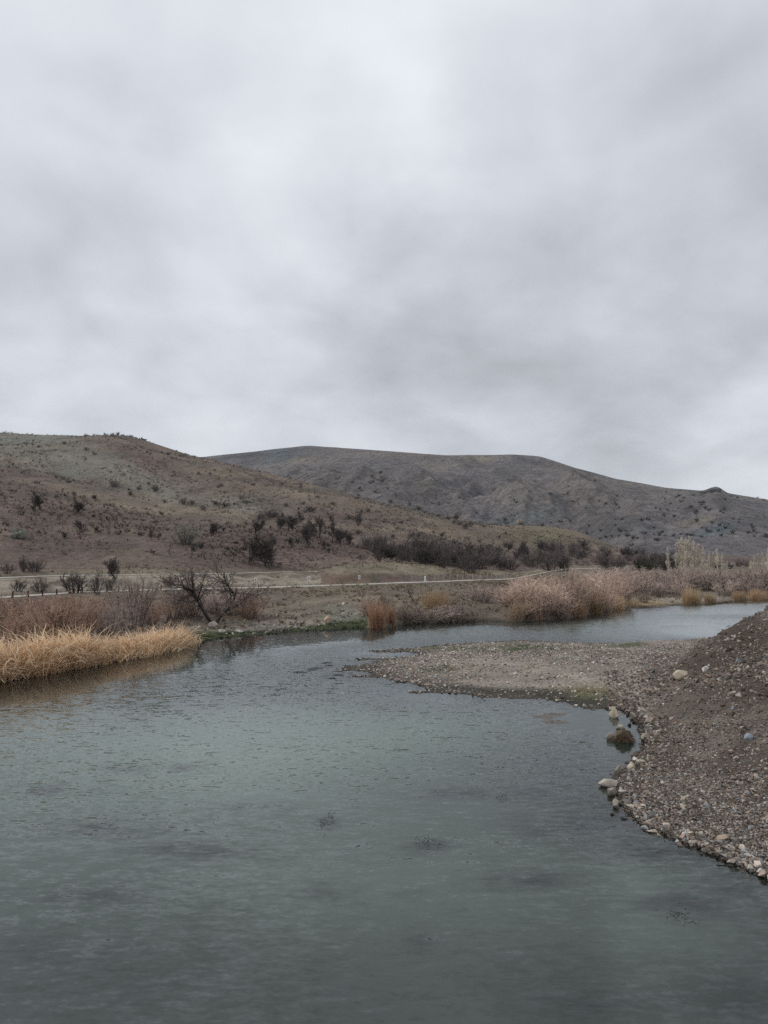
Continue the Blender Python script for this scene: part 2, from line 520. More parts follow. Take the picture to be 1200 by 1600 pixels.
mc_d, mc_z = curve([(900, None, 42, 0.35), (960, None, 41, .4), (1010, None, 40, .55), (1040, 1052, 40, None), (1062, 1036, 39.5, None), (1075, 1024, 39, None), (1100, 1007, 38.5, None), (1130, 987, 38, None), (1160, 968, 38, None),
                    (1200, 944, 38, None), (1300, 895, 39, None), (1500, 872, 40, None), (2600, 872, 40, None)], 9)
ms_d = np.interp(UG, [900, 1000, 1100, 1200, 1400, 2600], [20, 19.5, 17.8, 16, 12, 6])


def south(X, Y, u):
    d = bar_dist(X, Y)
    d = d + (.10 + .38 * (1 - sstep(940, 1000, u))) * fbm(X * 0.7, Y * 0.5, 33, 3)
    for (sx_, sy_, rx_, ry_) in SHOALS:
        d = np.maximum(d, (1 - np.sqrt(((X - sx_) / rx_) ** 2 + ((Y - sy_) / ry_) ** 2)) * min(rx_, ry_) + .22 * fbm(X * 1.3, Y * .9, 35, 3))
    wob = fbm(X * 0.35, Y * 0.35, 31, 4)
    bed = np.maximum(-0.03 + (.06 + .10 * sstep(900, 990, u)) * np.minimum(d, 0) + .05 * wob, -1.5)
    right = sstep(930, 1010, u) * (Y < 60)
    land = 0.012 + np.minimum(d, 6) * 0.055 + 0.05 * wob * np.clip(d, 0, 1)
    cd, cz = np.interp(u, UG, mc_d), np.interp(u, UG, mc_z)
    sd = np.interp(u, UG, ms_d)
    t = np.clip((Y - sd) / (cd - sd), 0, 1.3)
    front = cz * (0.40 * t + 0.60 * np.clip(t, 0, 1) ** 2.0)
    back = np.maximum(cz - (Y - cd) * 0.55, 0.3)
    mound = np.where(Y < cd, front, back)
    lump = 0.10 + 0.16 * ridged(X * 1.1, Y * .8, 43, 3) * sstep(1010, 1060, u) + 0.16 * fbm(X * 0.9, Y * 0.9, 41, 4) + 0.22 * fbm(X * 0.3, Y * 0.25, 45, 3) + .10 * fbm(X * 2.2, Y * 2.2, 49, 2)
    rut = 0.12 * np.sin((Y * 0.86 - X * 0.5) * 2.1 + 2.0 * fbm(X * 0.2, Y * 0.2, 51, 2)) * sstep(26, 29, Y) * (1 - sstep(34, 37, Y))
    gul = .22 * ridged((X - .3 * Y) * .55, (Y + .3 * X) * .16, 47, 3) * sstep(1040, 1120, u) * sstep(27, 33, Y)
    mound = mound + (lump + rut + gul) * np.clip(mound, 0.15, 1.0)
    # a bulldozed shoulder that stands over the ramp
    mound = mound + 0.35 * sstep(0.60, 0.80, t) * sstep(1045, 1090, u) * (1 - sstep(0.9, 1.05, t)) * (0.7 + 0.5 * wob)
    mound = np.minimum(mound, 0.02 + d * 0.42)
    z = np.where(d > 0, np.maximum(land, np.where(right > 0, mound * right, -9)), bed)
    return z, d


def ground(X, Y, detail=True):
    X = np.asarray(X, float); Y = np.asarray(Y, float)
    u = U(X, Y)
    z, Dk = lofted(u, Y)
    # round the creases of hills
    far = Y > Dk[8]
    if far.any():
        acc = z[far] * 0.34
        for off, wt in ((-0.022, .2), (0.022, .2), (-0.045, .13), (0.045, .13)):
            acc = acc + wt * lofted(u[far], Y[far] * (1 + off))[0]
        k = np.clip((Y[far] - Dk[8][far]) / 14, 0, 1)
        z[far] = z[far] * (1 - k) + acc * k
    shore = Dk[0]
    wet = Y < shore
    bedn = np.maximum(-0.06 - 0.22 * (shore - Y), -1.7)
    # relief on the bank
    land = ~wet & (Y < Dk[8])
    amp = np.clip((Y - shore) / 4, 0, 1) * np.where((Y > Dk[3] - 1) & (Y < Dk[5]), 0.1, 1) * np.where((Y > Dk[6] - .4) & (Y < Dk[7] + .4) & (u < 500), 0.15, 1)
    cutb = (Y > Dk[5]) & (Y < Dk[6]) & land
    z = np.where(cutb, z + .45 * ridged(X * .22, Y * .1, 7, 3) * np.sin(np.clip((Y - Dk[5]) / np.maximum(Dk[6] - Dk[5], .1), 0, 1) * math.pi), z)
    z = np.where(land, z + amp * (0.48 * fbm(X * 0.13, Y * 0.13, 3, 4) + 0.14 * fbm(X * .7, Y * .7, 5, 3)), z)
    # near hill: gullies that run downhill and lumps
    hk = sstep(0, 30, Y - Dk[8]) * (Y < Dk[13])
    crest = 1 - 0.97 * np.exp(-((np.minimum(Y - Dk[11], 0)) / 60) ** 2) * np.where(Y > Dk[11], 1.0, 1.0)
    g1 = ridged((X + .8 * Y) * 0.0175 + 0.35 * fbm(X * .01, Y * .01, 9, 2), (Y - .8 * X) * 0.005, 11, 4)
    upper = sstep(-5, 60, Y - Dk[10])
    slopeh = np.clip(z / 30, 0, 1)
    z = z + hk * crest * slopeh * ((0.8 + 6.5 * upper) * g1 + 0.9 * fbm(X * 0.03, Y * 0.03, 15, 4)) * np.where(Y < Dk[9], .55, 1)
    z = z + hk * crest * slopeh * 0.35 * fbm(X * 0.2, Y * 0.2, 17, 3)
    # far hill: spurs and ravines
    fk = sstep(0, 120, Y - Dk[13]) * (Y < 2600)
    fc = 1.03 - sstep(-440, -110, Y - Dk[15])
    fc = np.where(Y > Dk[15], 0.03, fc)
    wx = 60 * fbm(X * .004, Y * .004, 21, 3)
    ang = 0.35
    gx = (X * math.cos(ang) - Y * math.sin(ang) + wx)
    gy = (X * math.sin(ang) + Y * math.cos(ang))
    g2 = ridged(gx * 0.0054, gy * 0.0019, 23, 5)
    z = z + fk * fc * (56 * g2 + 13 * fbm(X * .006, Y * .006, 27, 4) + 3.5 * fbm(X * .03, Y * .03, 29, 3)) * np.clip(z / 50, 0.05, 1)
    z = np.where(wet, bedn, z)
    # bar and right bank
    d = np.full_like(Y, -50.0)
    m = wet & (Y < 90)
    if m.any():
        zs, ds = south(X[m], Y[m], u[m])
        bd = z[m] + 0.12 * fbm(X[m] * .5, Y[m] * .5, 61, 3) * np.clip(-z[m], 0, .5)
        z[m] = np.maximum(bd, zs)
        d[m] = ds
    ground.g1, ground.g2 = g1, g2
    return z, d, Dk, u


def gz(x, y):
    return float(ground(np.array([x]), np.array([y]))[0][0])


# rows and columns of the ground sheet
rows = [6.0]
while rows[-1] < 2600:
    y = rows[-1]
    if y < 14: s = 0.5
    elif y < 60: s = max(0.10, y * y * 2.2 / 8190)
    elif y < 150: s = min(0.9, y * y * 2.2 / 8190)
    elif y < 520: s = 1.9
    elif y < 1600: s = 6.5
    else: s = 60
    rows.append(y + s)
rows = np.array(rows)
cols_u = np.concatenate([np.arange(-1400, -80, 40.0), np.arange(-80, 1280, 4.0), np.arange(1280, 2601, 40.0)])
UU, YY = np.meshgrid(cols_u, rows)
XX = (UU - 600) / F * YY
Xf, Yf = XX.ravel(), YY.ravel()
Zf, Df, DK, Uf = ground(Xf, Yf)
PXf, PYf = project(Xf, Yf, Zf)
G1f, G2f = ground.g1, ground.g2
ZG = Zf.reshape(UU.shape)

# quick look-up of the finished ground sheet
def gz_many(x, y):
    x = np.asarray(x, float); y = np.asarray(y, float)
    fr = np.interp(y, rows, np.arange(len(rows)))
    fc = np.interp(U(x, y), cols_u, np.arange(len(cols_u)))
    r0 = np.minimum(fr.astype(int), len(rows) - 2); c0 = np.minimum(fc.astype(int), len(cols_u) - 2)
    a, b = fr - r0, fc - c0
    return (ZG[r0, c0] * (1 - a) * (1 - b) + ZG[r0 + 1, c0] * a * (1 - b) + ZG[r0, c0 + 1] * (1 - a) * b + ZG[r0 + 1, c0 + 1] * a * b)


def gz(x, y):
    return float(gz_many(np.array([x]), np.array([y]))[0])


_MARCH = np.concatenate([np.arange(9, 60, .12), np.arange(60, 200, .3), np.arange(200, 1700, 1.5)])


def hit(px, py, ymin=0.0):
    """where the sight line through a pixel meets the land"""
    sx, sz = slopes(px, py)
    Y = _MARCH[_MARCH >= ymin]
    z = gz_many(sx * Y, Y)
    df = H + sz * Y - z
    idx = np.nonzero(df <= 0)[0]
    i = idx[0] if len(idx) else int(np.argmin(df))
    return sx * Y[i], Y[i], float(z[i])



# earth colours, by soil and cover, plus painted hill relief and haze
def lerp(a, b, t):
    return a + (b - a) * np.asarray(t)[:, None]


def blob(cx, cy, rx, ry, rot=0.0):
    c, s = math.cos(rot), math.sin(rot)
    dx, dy = PXf - cx, PYf - cy
    a = (dx * c + dy * s) / rx; b = (-dx * s + dy * c) / ry
    return np.exp(-(a * a + b * b))


A = lambda *c: np.array(c, float)
BROWN, MAUVE, TAN = A(.150, .112, .092), A(.125, .092, .082), A(.235, .185, .135)
SCREE, REDDARK, BLUEGREEN = A(.195, .195, .165), A(.105, .068, .058), A(.105, .145, .150)
GRASSY, PALE, WET = A(.150, .135, .085), A(.36, .32, .27), A(.055, .048, .04)
nbig = fbm(Xf * .012, Yf * .012, 71, 4)
nmid = fbm(Xf * .05, Yf * .05, 73, 4)
nsml = fbm(Xf * .25, Yf * .25, 75, 3)
Cc = np.tile(BROWN, (len(Xf), 1))
# near hill
hillm = (Yf >= DK[8]) & (Yf < DK[13])
c = lerp(np.tile(BROWN, (len(Xf), 1)), MAUVE, sstep(-.2, .4, nbig + .3 * nmid))
c = lerp(c, TAN, .75 * sstep(.05, .45, nmid + .25 * nsml - .3 * nbig))
low = (Yf < DK[9] + 3)
c = lerp(c, lerp(np.tile(SCREE * .9, (len(Xf), 1)), BROWN * 1.1, sstep(-.1, .4, nmid)), np.where(low, 0, .55) * (1 - sstep(200, 420, PXf)))
c = lerp(c, A(.138, .098, .084), np.where(low, .55, 0))
c = lerp(c, TAN * 1.05, np.clip(1.1 * blob(330, 803, 130, 9, .12) + .55 * blob(180, 785, 100, 14, .25) + .5 * blob(610, 880, 150, 10), 0, .9))
c = lerp(c, SCREE, np.clip(blob(110, 715, 120, 26, .3) * 1.2 + blob(30, 690, 90, 22, .1) + blob(235, 760, 70, 12, .45) + .8 * blob(400, 790, 60, 16) + .4 * blob(330, 775, 60, 12, .3), 0, .85) * sstep(-.5, .3, nmid + .4))
c = lerp(c, REDDARK * 1.25, np.clip(.9 * blob(230, 715, 90, 16, .35) + .5 * blob(480, 862, 60, 14) + .6 * blob(560, 860, 25, 12), 0, .8))
c = lerp(c, TAN * 1.05, np.clip(blob(620, 800, 130, 22, .3) + blob(500, 775, 90, 16, .25), 0, .6) * sstep(-.4, .3, nmid))
c = lerp(c, GRASSY * A(1.1, 1.1, 1.05), np.clip(1.2 * blob(850, 838, 60, 16), 0, .85))
c = lerp(c, A(.095, .088, .072), .55 * sstep(-.05, -.45, G1f) if False else .55 * (1 - sstep(-.5, .05, G1f)) * ~low)  # dark gullies, tan ridges: plant cover and painted-in relief
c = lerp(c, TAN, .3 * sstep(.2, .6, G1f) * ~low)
c = lerp(c, A(.085, .068, .058), .5 * sstep(.15, .5, fbm(Xf * .09, Yf * .05, 79, 4)))
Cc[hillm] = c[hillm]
# far hill
farm = Yf >= DK[13]
nf1 = fbm(Xf * .004, Yf * .004, 81, 4); nf2 = fbm(Xf * .015, Yf * .015, 83, 4)
c = lerp(np.tile(A(.185, .162, .155), (len(Xf), 1)), A(.142, .132, .136), sstep(-.3, .4, nf1))
c = lerp(c, A(.235, .20, .17), .7 * sstep(.0, .5, nf2 + .25 * nf1))
c = lerp(c, BLUEGREEN, np.clip(blob(435, 712, 36, 12, -.2) + .9 * blob(985, 828, 42, 12) + 1.1 * blob(1120, 828, 40, 10, -.3) + .7 * blob(860, 795, 70, 12, -.2) + .6 * blob(820, 812, 60, 8) + .5 * blob(1090, 790, 50, 12), 0, .85) * sstep(-.5, .2, nf2))
c = lerp(c, A(.28, .24, .17), np.clip(blob(742, 718, 24, 6) + .7 * blob(1090, 815, 30, 6, -.3) + .8 * blob(470, 718, 20, 4, -.2), 0, .8))
c = lerp(c, A(.105, .10, .105), np.clip(blob(1115, 775, 30, 12), 0, .7))
c = lerp(c, A(.080, .079, .082), .7 * (1 - sstep(-.4, .1, G2f)))  # ravines dark with growth, ridges tan, relief shading put into the colour
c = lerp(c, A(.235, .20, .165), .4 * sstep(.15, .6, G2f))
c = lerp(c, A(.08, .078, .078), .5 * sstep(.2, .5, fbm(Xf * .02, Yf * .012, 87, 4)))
Cc[farm] = c[farm] * A(.93, .945, .99)  # bluish haze of distance tinted into the hill colour
# bank
bank = (Yf >= DK[0]) & (Yf < DK[8])
c = lerp(np.tile(A(.150, .120, .095), (len(Xf), 1)), A(.20, .165, .12), sstep(-.2, .5, nmid + .4 * nsml))
c = lerp(c, GRASSY, .7 * sstep(.0, .5, fbm(Xf * .1, Yf * .1, 77, 3)) * sstep(450, 560, PXf))
c = lerp(c, A(.115, .085, .072), np.clip(blob(120, 955, 190, 24) + .7 * blob(270, 960, 80, 14), 0, .8))
emb = (Yf > DK[5]) & (Yf < DK[6])
c = lerp(c, A(.32, .28, .22), np.where(emb & (PXf < 500), .75 * sstep(-.45, .25, nsml + nmid), 0))
c = lerp(c, A(.15, .095, .072), np.where(emb & (PXf > 500) & (PXf < 720), .7 * sstep(-.2, .35, nsml + .6 * nmid), 0))
c = lerp(c, A(.215, .18, .125), np.where((Yf >= DK[6]) & (Yf < DK[8]) & (PXf > 505), .75, 0))
c = lerp(c, A(.30, .27, .225), np.clip(1.1 * blob(420, 978, 110, 11, -.04), 0, .8) * sstep(-.4, .3, nsml))
c = lerp(c, A(.205, .205, .165), np.clip(1.0 * blob(535, 962, 40, 14), 0, .8))
c = lerp(c, A(.34, .31, .26), np.clip(1.2 * blob(1070, 937, 70, 6, -.06), 0, .85))
c = lerp(c, A(.30, .21, .11), np.clip(1.0 * blob(1000, 942, 50, 5), 0, .8))
sh = Yf - DK[0]
c = lerp(c, A(.048, .068, .027), np.where((PXf > 292) & (PXf < 575), 1, 0) * (1 - sstep(2.2, 3.6, sh + 1.2 * nsml)) * .9)
c = lerp(c, WET, (1 - sstep(.1, .7, sh)) * .9)
Cc[bank] = c[bank]
# river bed, bar, right bank
wet = Yf < DK[0]
dd = Df
c = lerp(np.tile(A(.225, .195, .16), (len(Xf), 1)), A(.37, .325, .275), sstep(-.3, .4, fbm(Xf * .4, Yf * .4, 91, 4)))
c = lerp(c, A(.41, .355, .30), np.clip(.9 * blob(800, 1045, 210, 16, .03), 0, .7))
c = lerp(c, A(.058, .085, .028), np.clip(1.3 * blob(770, 1013, 140, 6) + .9 * blob(690, 1044, 80, 7) + 1.1 * blob(900, 1094, 70, 9) + .9 * blob(1000, 1007, 130, 3), 0, .85) * sstep(-.35, .25, fbm(Xf * .9, Yf * .5, 93, 3)))
c = lerp(c, A(.20, .17, .055), np.clip(.9 * blob(920, 1080, 40, 8), 0, .8))
c = lerp(c, A(.070, .068, .055), np.clip(.95 * blob(760, 1079, 90, 6, .08) + .8 * blob(850, 1082, 70, 6) + .9 * blob(900, 1098, 70, 7), 0, .8))
c = lerp(c, A(.33, .265, .20), np.clip(1.1 * blob(800, 1089, 50, 4) + .8 * blob(670, 1070, 40, 4, .2), 0, .85))
rightm = sstep(985, 1030, PXf) * (Yf < 50)
rc = lerp(np.tile(A(.138, .113, .094), (len(Xf), 1)), A(.235, .20, .168), sstep(-.25, .45, fbm(Xf * .55, Yf * .35, 95, 4)))
rc = lerp(rc, A(.085, .06, .046), np.clip(.9 * blob(1110, 1035, 50, 16, -.5) + .8 * blob(1170, 1010, 40, 40) + .8 * blob(1180, 1085, 60, 12), 0, .8))
rc = lerp(rc, A(.20, .165, .135), np.clip(.8 * blob(1050, 1100, 60, 22, .3), 0, .6))
c = c * (1 - rightm)[:, None] + rc * rightm[:, None]
c = lerp(c, WET * 1.15, (1 - sstep(.03, .13, Zf + .04 * nsml)) * .85 * (1 - .6 * rightm))
c = lerp(c, WET, (1 - sstep(.02, .35, dd + .1 * nsml)) * .45)
deep = np.clip(-Zf / 1.2, 0, 1)
c = lerp(c, A(.032, .033, .022), np.where(Zf < -0.02, .55 + .45 * deep, 0))
Cc[wet] = c[wet]
Cc = np.clip(Cc * (1 + .10 * nsml[:, None]), 0.01, .8)

nr, nc = UU.shape
ii = np.arange(nr * nc).reshape(nr, nc)
quads = np.stack([ii[:-1, :-1], ii[:-1, 1:], ii[1:, 1:], ii[1:, :-1]], -1).reshape(-1, 4)
Vf = np.stack([Xf, Yf, Zf], 1)


def sub_sheet(name, mask, mat, **props):
    q = quads[mask]
    used, inv = np.unique(q, return_inverse=True)
    me = mesh_np(name, Vf[used], inv.reshape(-1, 4), Cc[used], True)
    return link(name, me, mat, **props)


q0 = quads[:, 0]
is_far = Yf[q0] >= DK[13][q0]
is_hill = (Yf[q0] >= DK[8][q0]) & ~is_far
is_bar = (Yf[q0] < DK[0][q0]) & (Df[q0] > -0.6)
is_bed = (Yf[q0] < DK[0][q0]) & ~is_bar
is_bank = ~(is_far | is_hill | is_bar | is_bed)
O_BANK = sub_sheet('ground', is_bank, M_GROUND, kind='structure', label='brown earth river bank below the dirt roads', category='ground')
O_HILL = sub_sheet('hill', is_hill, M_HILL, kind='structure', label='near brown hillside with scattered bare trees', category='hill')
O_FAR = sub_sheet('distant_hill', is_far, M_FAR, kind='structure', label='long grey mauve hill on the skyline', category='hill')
O_BAR = sub_sheet('gravel_bank', is_bar, M_GRAVEL, kind='structure', label='gravel bar and stony mound reaching into the river', category='gravel')
O_BED = sub_sheet('riverbed', is_bed, M_GRAVEL, kind='structure', label='dark river bed under the water', category='riverbed')
# the bed goes on under and behind the viewer
bv = np.array([[-400, -250, -1.75], [400, -250, -1.75], [400, 6.5, -1.75], [-400, 6.5, -1.75]], float)
link('riverbed', mesh_np('riverbed_near', bv, np.array([[0, 1, 2, 3]]), np.tile(A(.035, .036, .024), (4, 1))), M_GRAVEL,
     kind='structure', label='dark river bed under the bridge viewpoint', category='riverbed')

# ------------------------------------------------------------------ water
wr = rows[(rows < 135)]
wu = np.concatenate([np.arange(-1400, -80, 60.0), np.arange(-80, 1280, 8.0), np.arange(1280, 2601, 60.0)])
WU, WY = np.meshgrid(wu, wr)
WX = (WU - 600) / F * WY
wx, wy = WX.ravel(), WY.ravel()
wz, wd, wDK, _ = ground(wx, wy)
wpx, wpy = project(wx, wy, np.zeros_like(wx))
dep = np.clip(-wz, 0, 3)
opac = 1 - np.exp(-2.3 * np.clip(dep - .02, 0, 3))
shd = wDK[0] - wy
wn = fbm(wx * .10, wy * .10, 101, 4)
wn2 = fbm(wx * .03, wy * .06, 103, 3)
lee = np.interp(wpx, [0, 150, 300, 450, 560, 620, 700, 800, 900, 1000, 1200], [7.5, 10, 14, 13, 11, 7, 6, 5, 2.5, 4, 7])
ripple = .10 + .90 * sstep(.55, 1.25, shd / lee + .28 * wn)
ripple *= 1 - .45 * sstep(.1, .55, wn2)


def wblob(cx, cy, rx, ry, rot=0.0):
    c_, s_ = math.cos(rot), math.sin(rot)
    dx, dy = wpx - cx, wpy - cy
    return np.exp(-(((dx * c_ + dy * s_) / rx) ** 2 + ((-dx * s_ + dy * c_) / ry) ** 2))


calm = np.clip(1.25 * wblob(1085, 984, 95, 14, .05) + .9 * wblob(900, 1125, 70, 22) + .9 * wblob(600, 1020, 60, 9) + .6 * wblob(640, 1085, 100, 14, .1)
               + .5 * wblob(780, 1270, 160, 30) + .6 * wblob(410, 1245, 50, 10) + .5 * wblob(500, 1250, 35, 10)
               + .5 * wblob(120, 1340, 160, 30) + .5 * wblob(1100, 1450, 220, 70) + .6 * wblob(980, 1180, 40, 60), 0, .95)
ripple *= 1 - calm
ripple = np.clip(ripple, .05, 1)
WEED = [(150, 1292, 90, 16), (60, 1235, 90, 10), (670, 1322, 34, 12), (645, 1472, 34, 14), (905, 1290, 110, 18), (1010, 1335, 90, 16), (1090, 1410, 130, 26), (40, 1480, 60, 14),
        (410, 1262, 50, 9), (510, 1285, 36, 10), (300, 1330, 90, 12), (820, 1375, 70, 14), (240, 1200, 80, 7), (760, 1240, 160, 9), (920, 1580, 80, 20), (1150, 1560, 70, 26), (560, 1395, 90, 12), (120, 1400, 90, 14)]
weedk = np.clip(sum(wblob(*q) for q in WEED), 0, 1) * sstep(-.5, .25, fbm(wx * 1.1, wy * .8, 107, 4))
sky_tilt = .10 * ripple * sstep(30, 62, wy)  # tilt added to far ripples so they mirror brighter sky
turb_reflect = sstep(1, 13, shd) * np.clip(.30 + .80 * wblob(470, 1150, 430, 95, -.05) + .3 * wblob(650, 1370, 380, 90) + .38 * wblob(1020, 1390, 240, 110) + .15 * wblob(800, 1290, 400, 60), 0, 1) * (1 - .15 * wblob(1120, 1330, 200, 160)) * (1 - .42 * sstep(1330, 1560, wpy)) * (1 - .9 * weedk)  # silt and weed, with dark bank and bright sky reflections painted in
nwr, nwc = WU.shape
wi = np.arange(nwr * nwc).reshape(nwr, nwc)
wq = np.stack([wi[:-1, :-1], wi[:-1, 1:], wi[1:, 1:], wi[1:, :-1]], -1).reshape(-1, 4)
wv = np.stack([wx, wy, np.zeros_like(wx)], 1)
dry = (wz > .35)
keep = ~(dry[wq].all(1))
wq = wq[keep]
nv = len(wv)
wv = np.concatenate([wv, [[-400, -250, 0], [400, -250, 0], [(2600 - 600) / F * wr[0], wr[0], 0], [-2000 / F * wr[0], wr[0], 0], [-400, wr[0], 0], [400, wr[0], 0]]])
wq = np.concatenate([wq, [[nv, nv + 1, nv + 2, nv + 3], [nv + 3, nv + 4, nv, nv], [nv + 1, nv + 5, nv + 2, nv + 2]][:1]])
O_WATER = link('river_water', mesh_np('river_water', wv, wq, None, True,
               {'ripple': np.concatenate([ripple, np.full(6, .5)]), 'lee': np.concatenate([sky_tilt, np.zeros(6)]), 'turbid_reflect': np.concatenate([turb_reflect, np.full(6, .2)]), 'opacity': np.concatenate([opac, np.ones(6)])}), M_WATER,
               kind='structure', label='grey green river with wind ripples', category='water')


# ------------------------------------------------------------------ roads
def road_strip(name, d0, d1, u0, u1, label):
    us = np.arange(u0, u1 + 1, 4.0)
    ks = np.linspace(0, 1, 5)
    V = []
    for uu in us:
        a, b = np.interp(uu, UG, d0), np.interp(uu, UG, d1)
        for k in ks:
            wobble = .35 * float(fbm(np.array([uu * .03]), np.array([k * 9.0]), 121, 3)[0]) if k in (0, 1) else 0
            Yk = a + (b - a) * k + wobble
            V.append(((uu - 600) / F * Yk, Yk))
    V = np.array(V)
    z = ground(V[:, 0], V[:, 1])[0] + .05
    V = np.column_stack([V, z])
    n = len(us)
    q = [[i * 5 + k, (i + 1) * 5 + k, (i + 1) * 5 + k + 1, i * 5 + k + 1] for i in range(n - 1) for k in range(4)]
    return link(name, mesh_np(name, V, np.array(q), None, True), M_ROAD, kind='structure', label=label, category='road')


road_strip('dirt_road', dD, dE, -600, 1400, 'lower pale dirt road along the river bank')
road_strip('dirt_road', dG + .5, dH - .6, -600, 496, 'upper pale dirt road at the foot of the hill')


# ------------------------------------------------------------------ shape builders
def unit(v):
    return v / np.maximum(np.linalg.norm(v, axis=-1, keepdims=True), 1e-9)


def tubes(P, R, C):
    """three-sided tapering tubes along n polylines of k points"""
    n, k, _ = P.shape
    d = np.empty_like(P)
    d[:, 1:-1] = P[:, 2:] - P[:, :-2]
    d[:, 0] = P[:, 1] - P[:, 0]
    d[:, -1] = P[:, -1] - P[:, -2]
    d = unit(d)
    ref = np.where(np.abs(d[..., 2:3]) > .9, np.array([1.0, 0, 0]), np.array([0, 0, 1.0]))
    a = unit(np.cross(d, ref))
    b = np.cross(d, a)
    V = np.stack([P + R[..., None] * (math.cos(t) * a + math.sin(t) * b) for t in (0.5, 2.594, 4.689)], 2)
    V = V.reshape(-1, 3)
    base = (np.arange(n)[:, None] * k + np.arange(k - 1)[None]).reshape(-1) * 3
    fs = []
    for j in range(3):
        j2 = (j + 1) % 3
        fs.append(np.stack([base + j, base + j2, base + 3 + j2, base + 3 + j], 1))
    Cv = np.repeat(C, 3, axis=1).reshape(-1, 3) if C.ndim == 3 else np.repeat(C, k * 3, axis=0)
    return V, np.concatenate(fs), Cv


def branch(start, dirv, length, r0, r1, k, curl, lift, g):
    """n polylines that wander from start along dirv; lift bends them up (or down when negative)"""
    n = len(start)
    P = np.empty((n, k, 3))
    P[:, 0] = start
    d = dirv.copy()
    for i in range(1, k):
        d = unit(d + g.normal(0, curl, (n, 3)) + np.array([0, 0, 1.0]) * lift)
        P[:, i] = P[:, i - 1] + d * (length / (k - 1))[:, None]
    R = r0[:, None] + (r1 - r0)[:, None] * np.linspace(0, 1, k)[None]
    return P, R


def children(P, length, m, t0, t1, spread, ratio, g, tapered=0.5):
    n, k, _ = P.shape
    par = np.repeat(np.arange(n), m)
    t = t0 + (t1 - t0) * g.random(n * m)
    f = t * (k - 1)
    i = np.minimum(f.astype(int), k - 2)
    fr = (f - i)[:, None]
    s = P[par, i] * (1 - fr) + P[par, i + 1] * fr
    d = unit(P[par, i + 1] - P[par, i])
    d = unit(d + g.normal(0, spread, d.shape))
    ln = length[par] * ratio * (0.6 + .8 * g.random(n * m)) * (1 - tapered * t)
    return s, d, ln


def pack(parts):
    V, Fc, C, o = [], [], [], 0
    if len({f.shape[1] for _, f, _ in parts}) > 1:          # mixed: all to triangles
        parts = [(v, f if f.shape[1] == 3 else np.concatenate([f[:, [0, 1, 2]], f[:, [0, 2, 3]]]), c) for v, f, c in parts]
    for v, f, c in parts:
        V.append(v); Fc.append(f + o); C.append(c)
        o += len(v)
    return np.concatenate(V), np.concatenate(Fc), np.concatenate(C)


def shade(c0, n, g, var=.25):
    return np.array(c0)[None] * (1 + var * (g.random((n, 1)) - .5) * 2)


def bush_mesh(name, seed, n=26, lean=.55, lift=.06, m1=9, m2=3, r=.006, c0=(.10, .07, .055), c1=(.17, .11, .085), curl=.13, foot=.16, minlen=.6):
    """a many-stemmed leafless bush one metre high and about one metre wide"""
    g = np.random.default_rng(seed)
    ph = g.random(n) * 2 * math.pi
    ln = np.abs(g.normal(0, lean, n))
    d = unit(np.stack([np.cos(ph) * ln, np.sin(ph) * ln, np.ones(n)], 1))
    rad = foot * np.sqrt(g.random(n))
    st = np.stack([np.cos(ph) * rad, np.sin(ph) * rad, np.full(n, -.03)], 1)
    L = (minlen + (1.02 - minlen) * g.random(n)) * 1.0
    P0, R0 = branch(st, d, L, np.full(n, r * 2.2), np.full(n, r * .7), 6, curl, lift, g)
    parts = [tubes(P0, R0, shade(c0, n, g))]
    s, d1, l1 = children(P0, L, m1, .2, .97, .42, .40, g)
    k = len(s)
    P1, R1 = branch(s, d1, l1, np.full(k, r), np.full(k, r * .5), 4, .16, lift, g)
    parts.append(tubes(P1, R1, shade((np.array(c0) + np.array(c1)) / 2, k, g)))
    s, d2, l2 = children(P1, l1, m2, .2, .98, .5, .62, g)
    k = len(s)
    P2, R2 = branch(s, d2, l2, np.full(k, r * .7), np.full(k, r * .35), 3, .18, lift, g)
    parts.append(tubes(P2, R2, shade(c1, k, g)))
    V, Fc, C = pack(parts)
    V[:, 2] /= max(np.percentile(V[:, 2], 99.5), .1)
    return mesh_np(name, V, Fc, C)


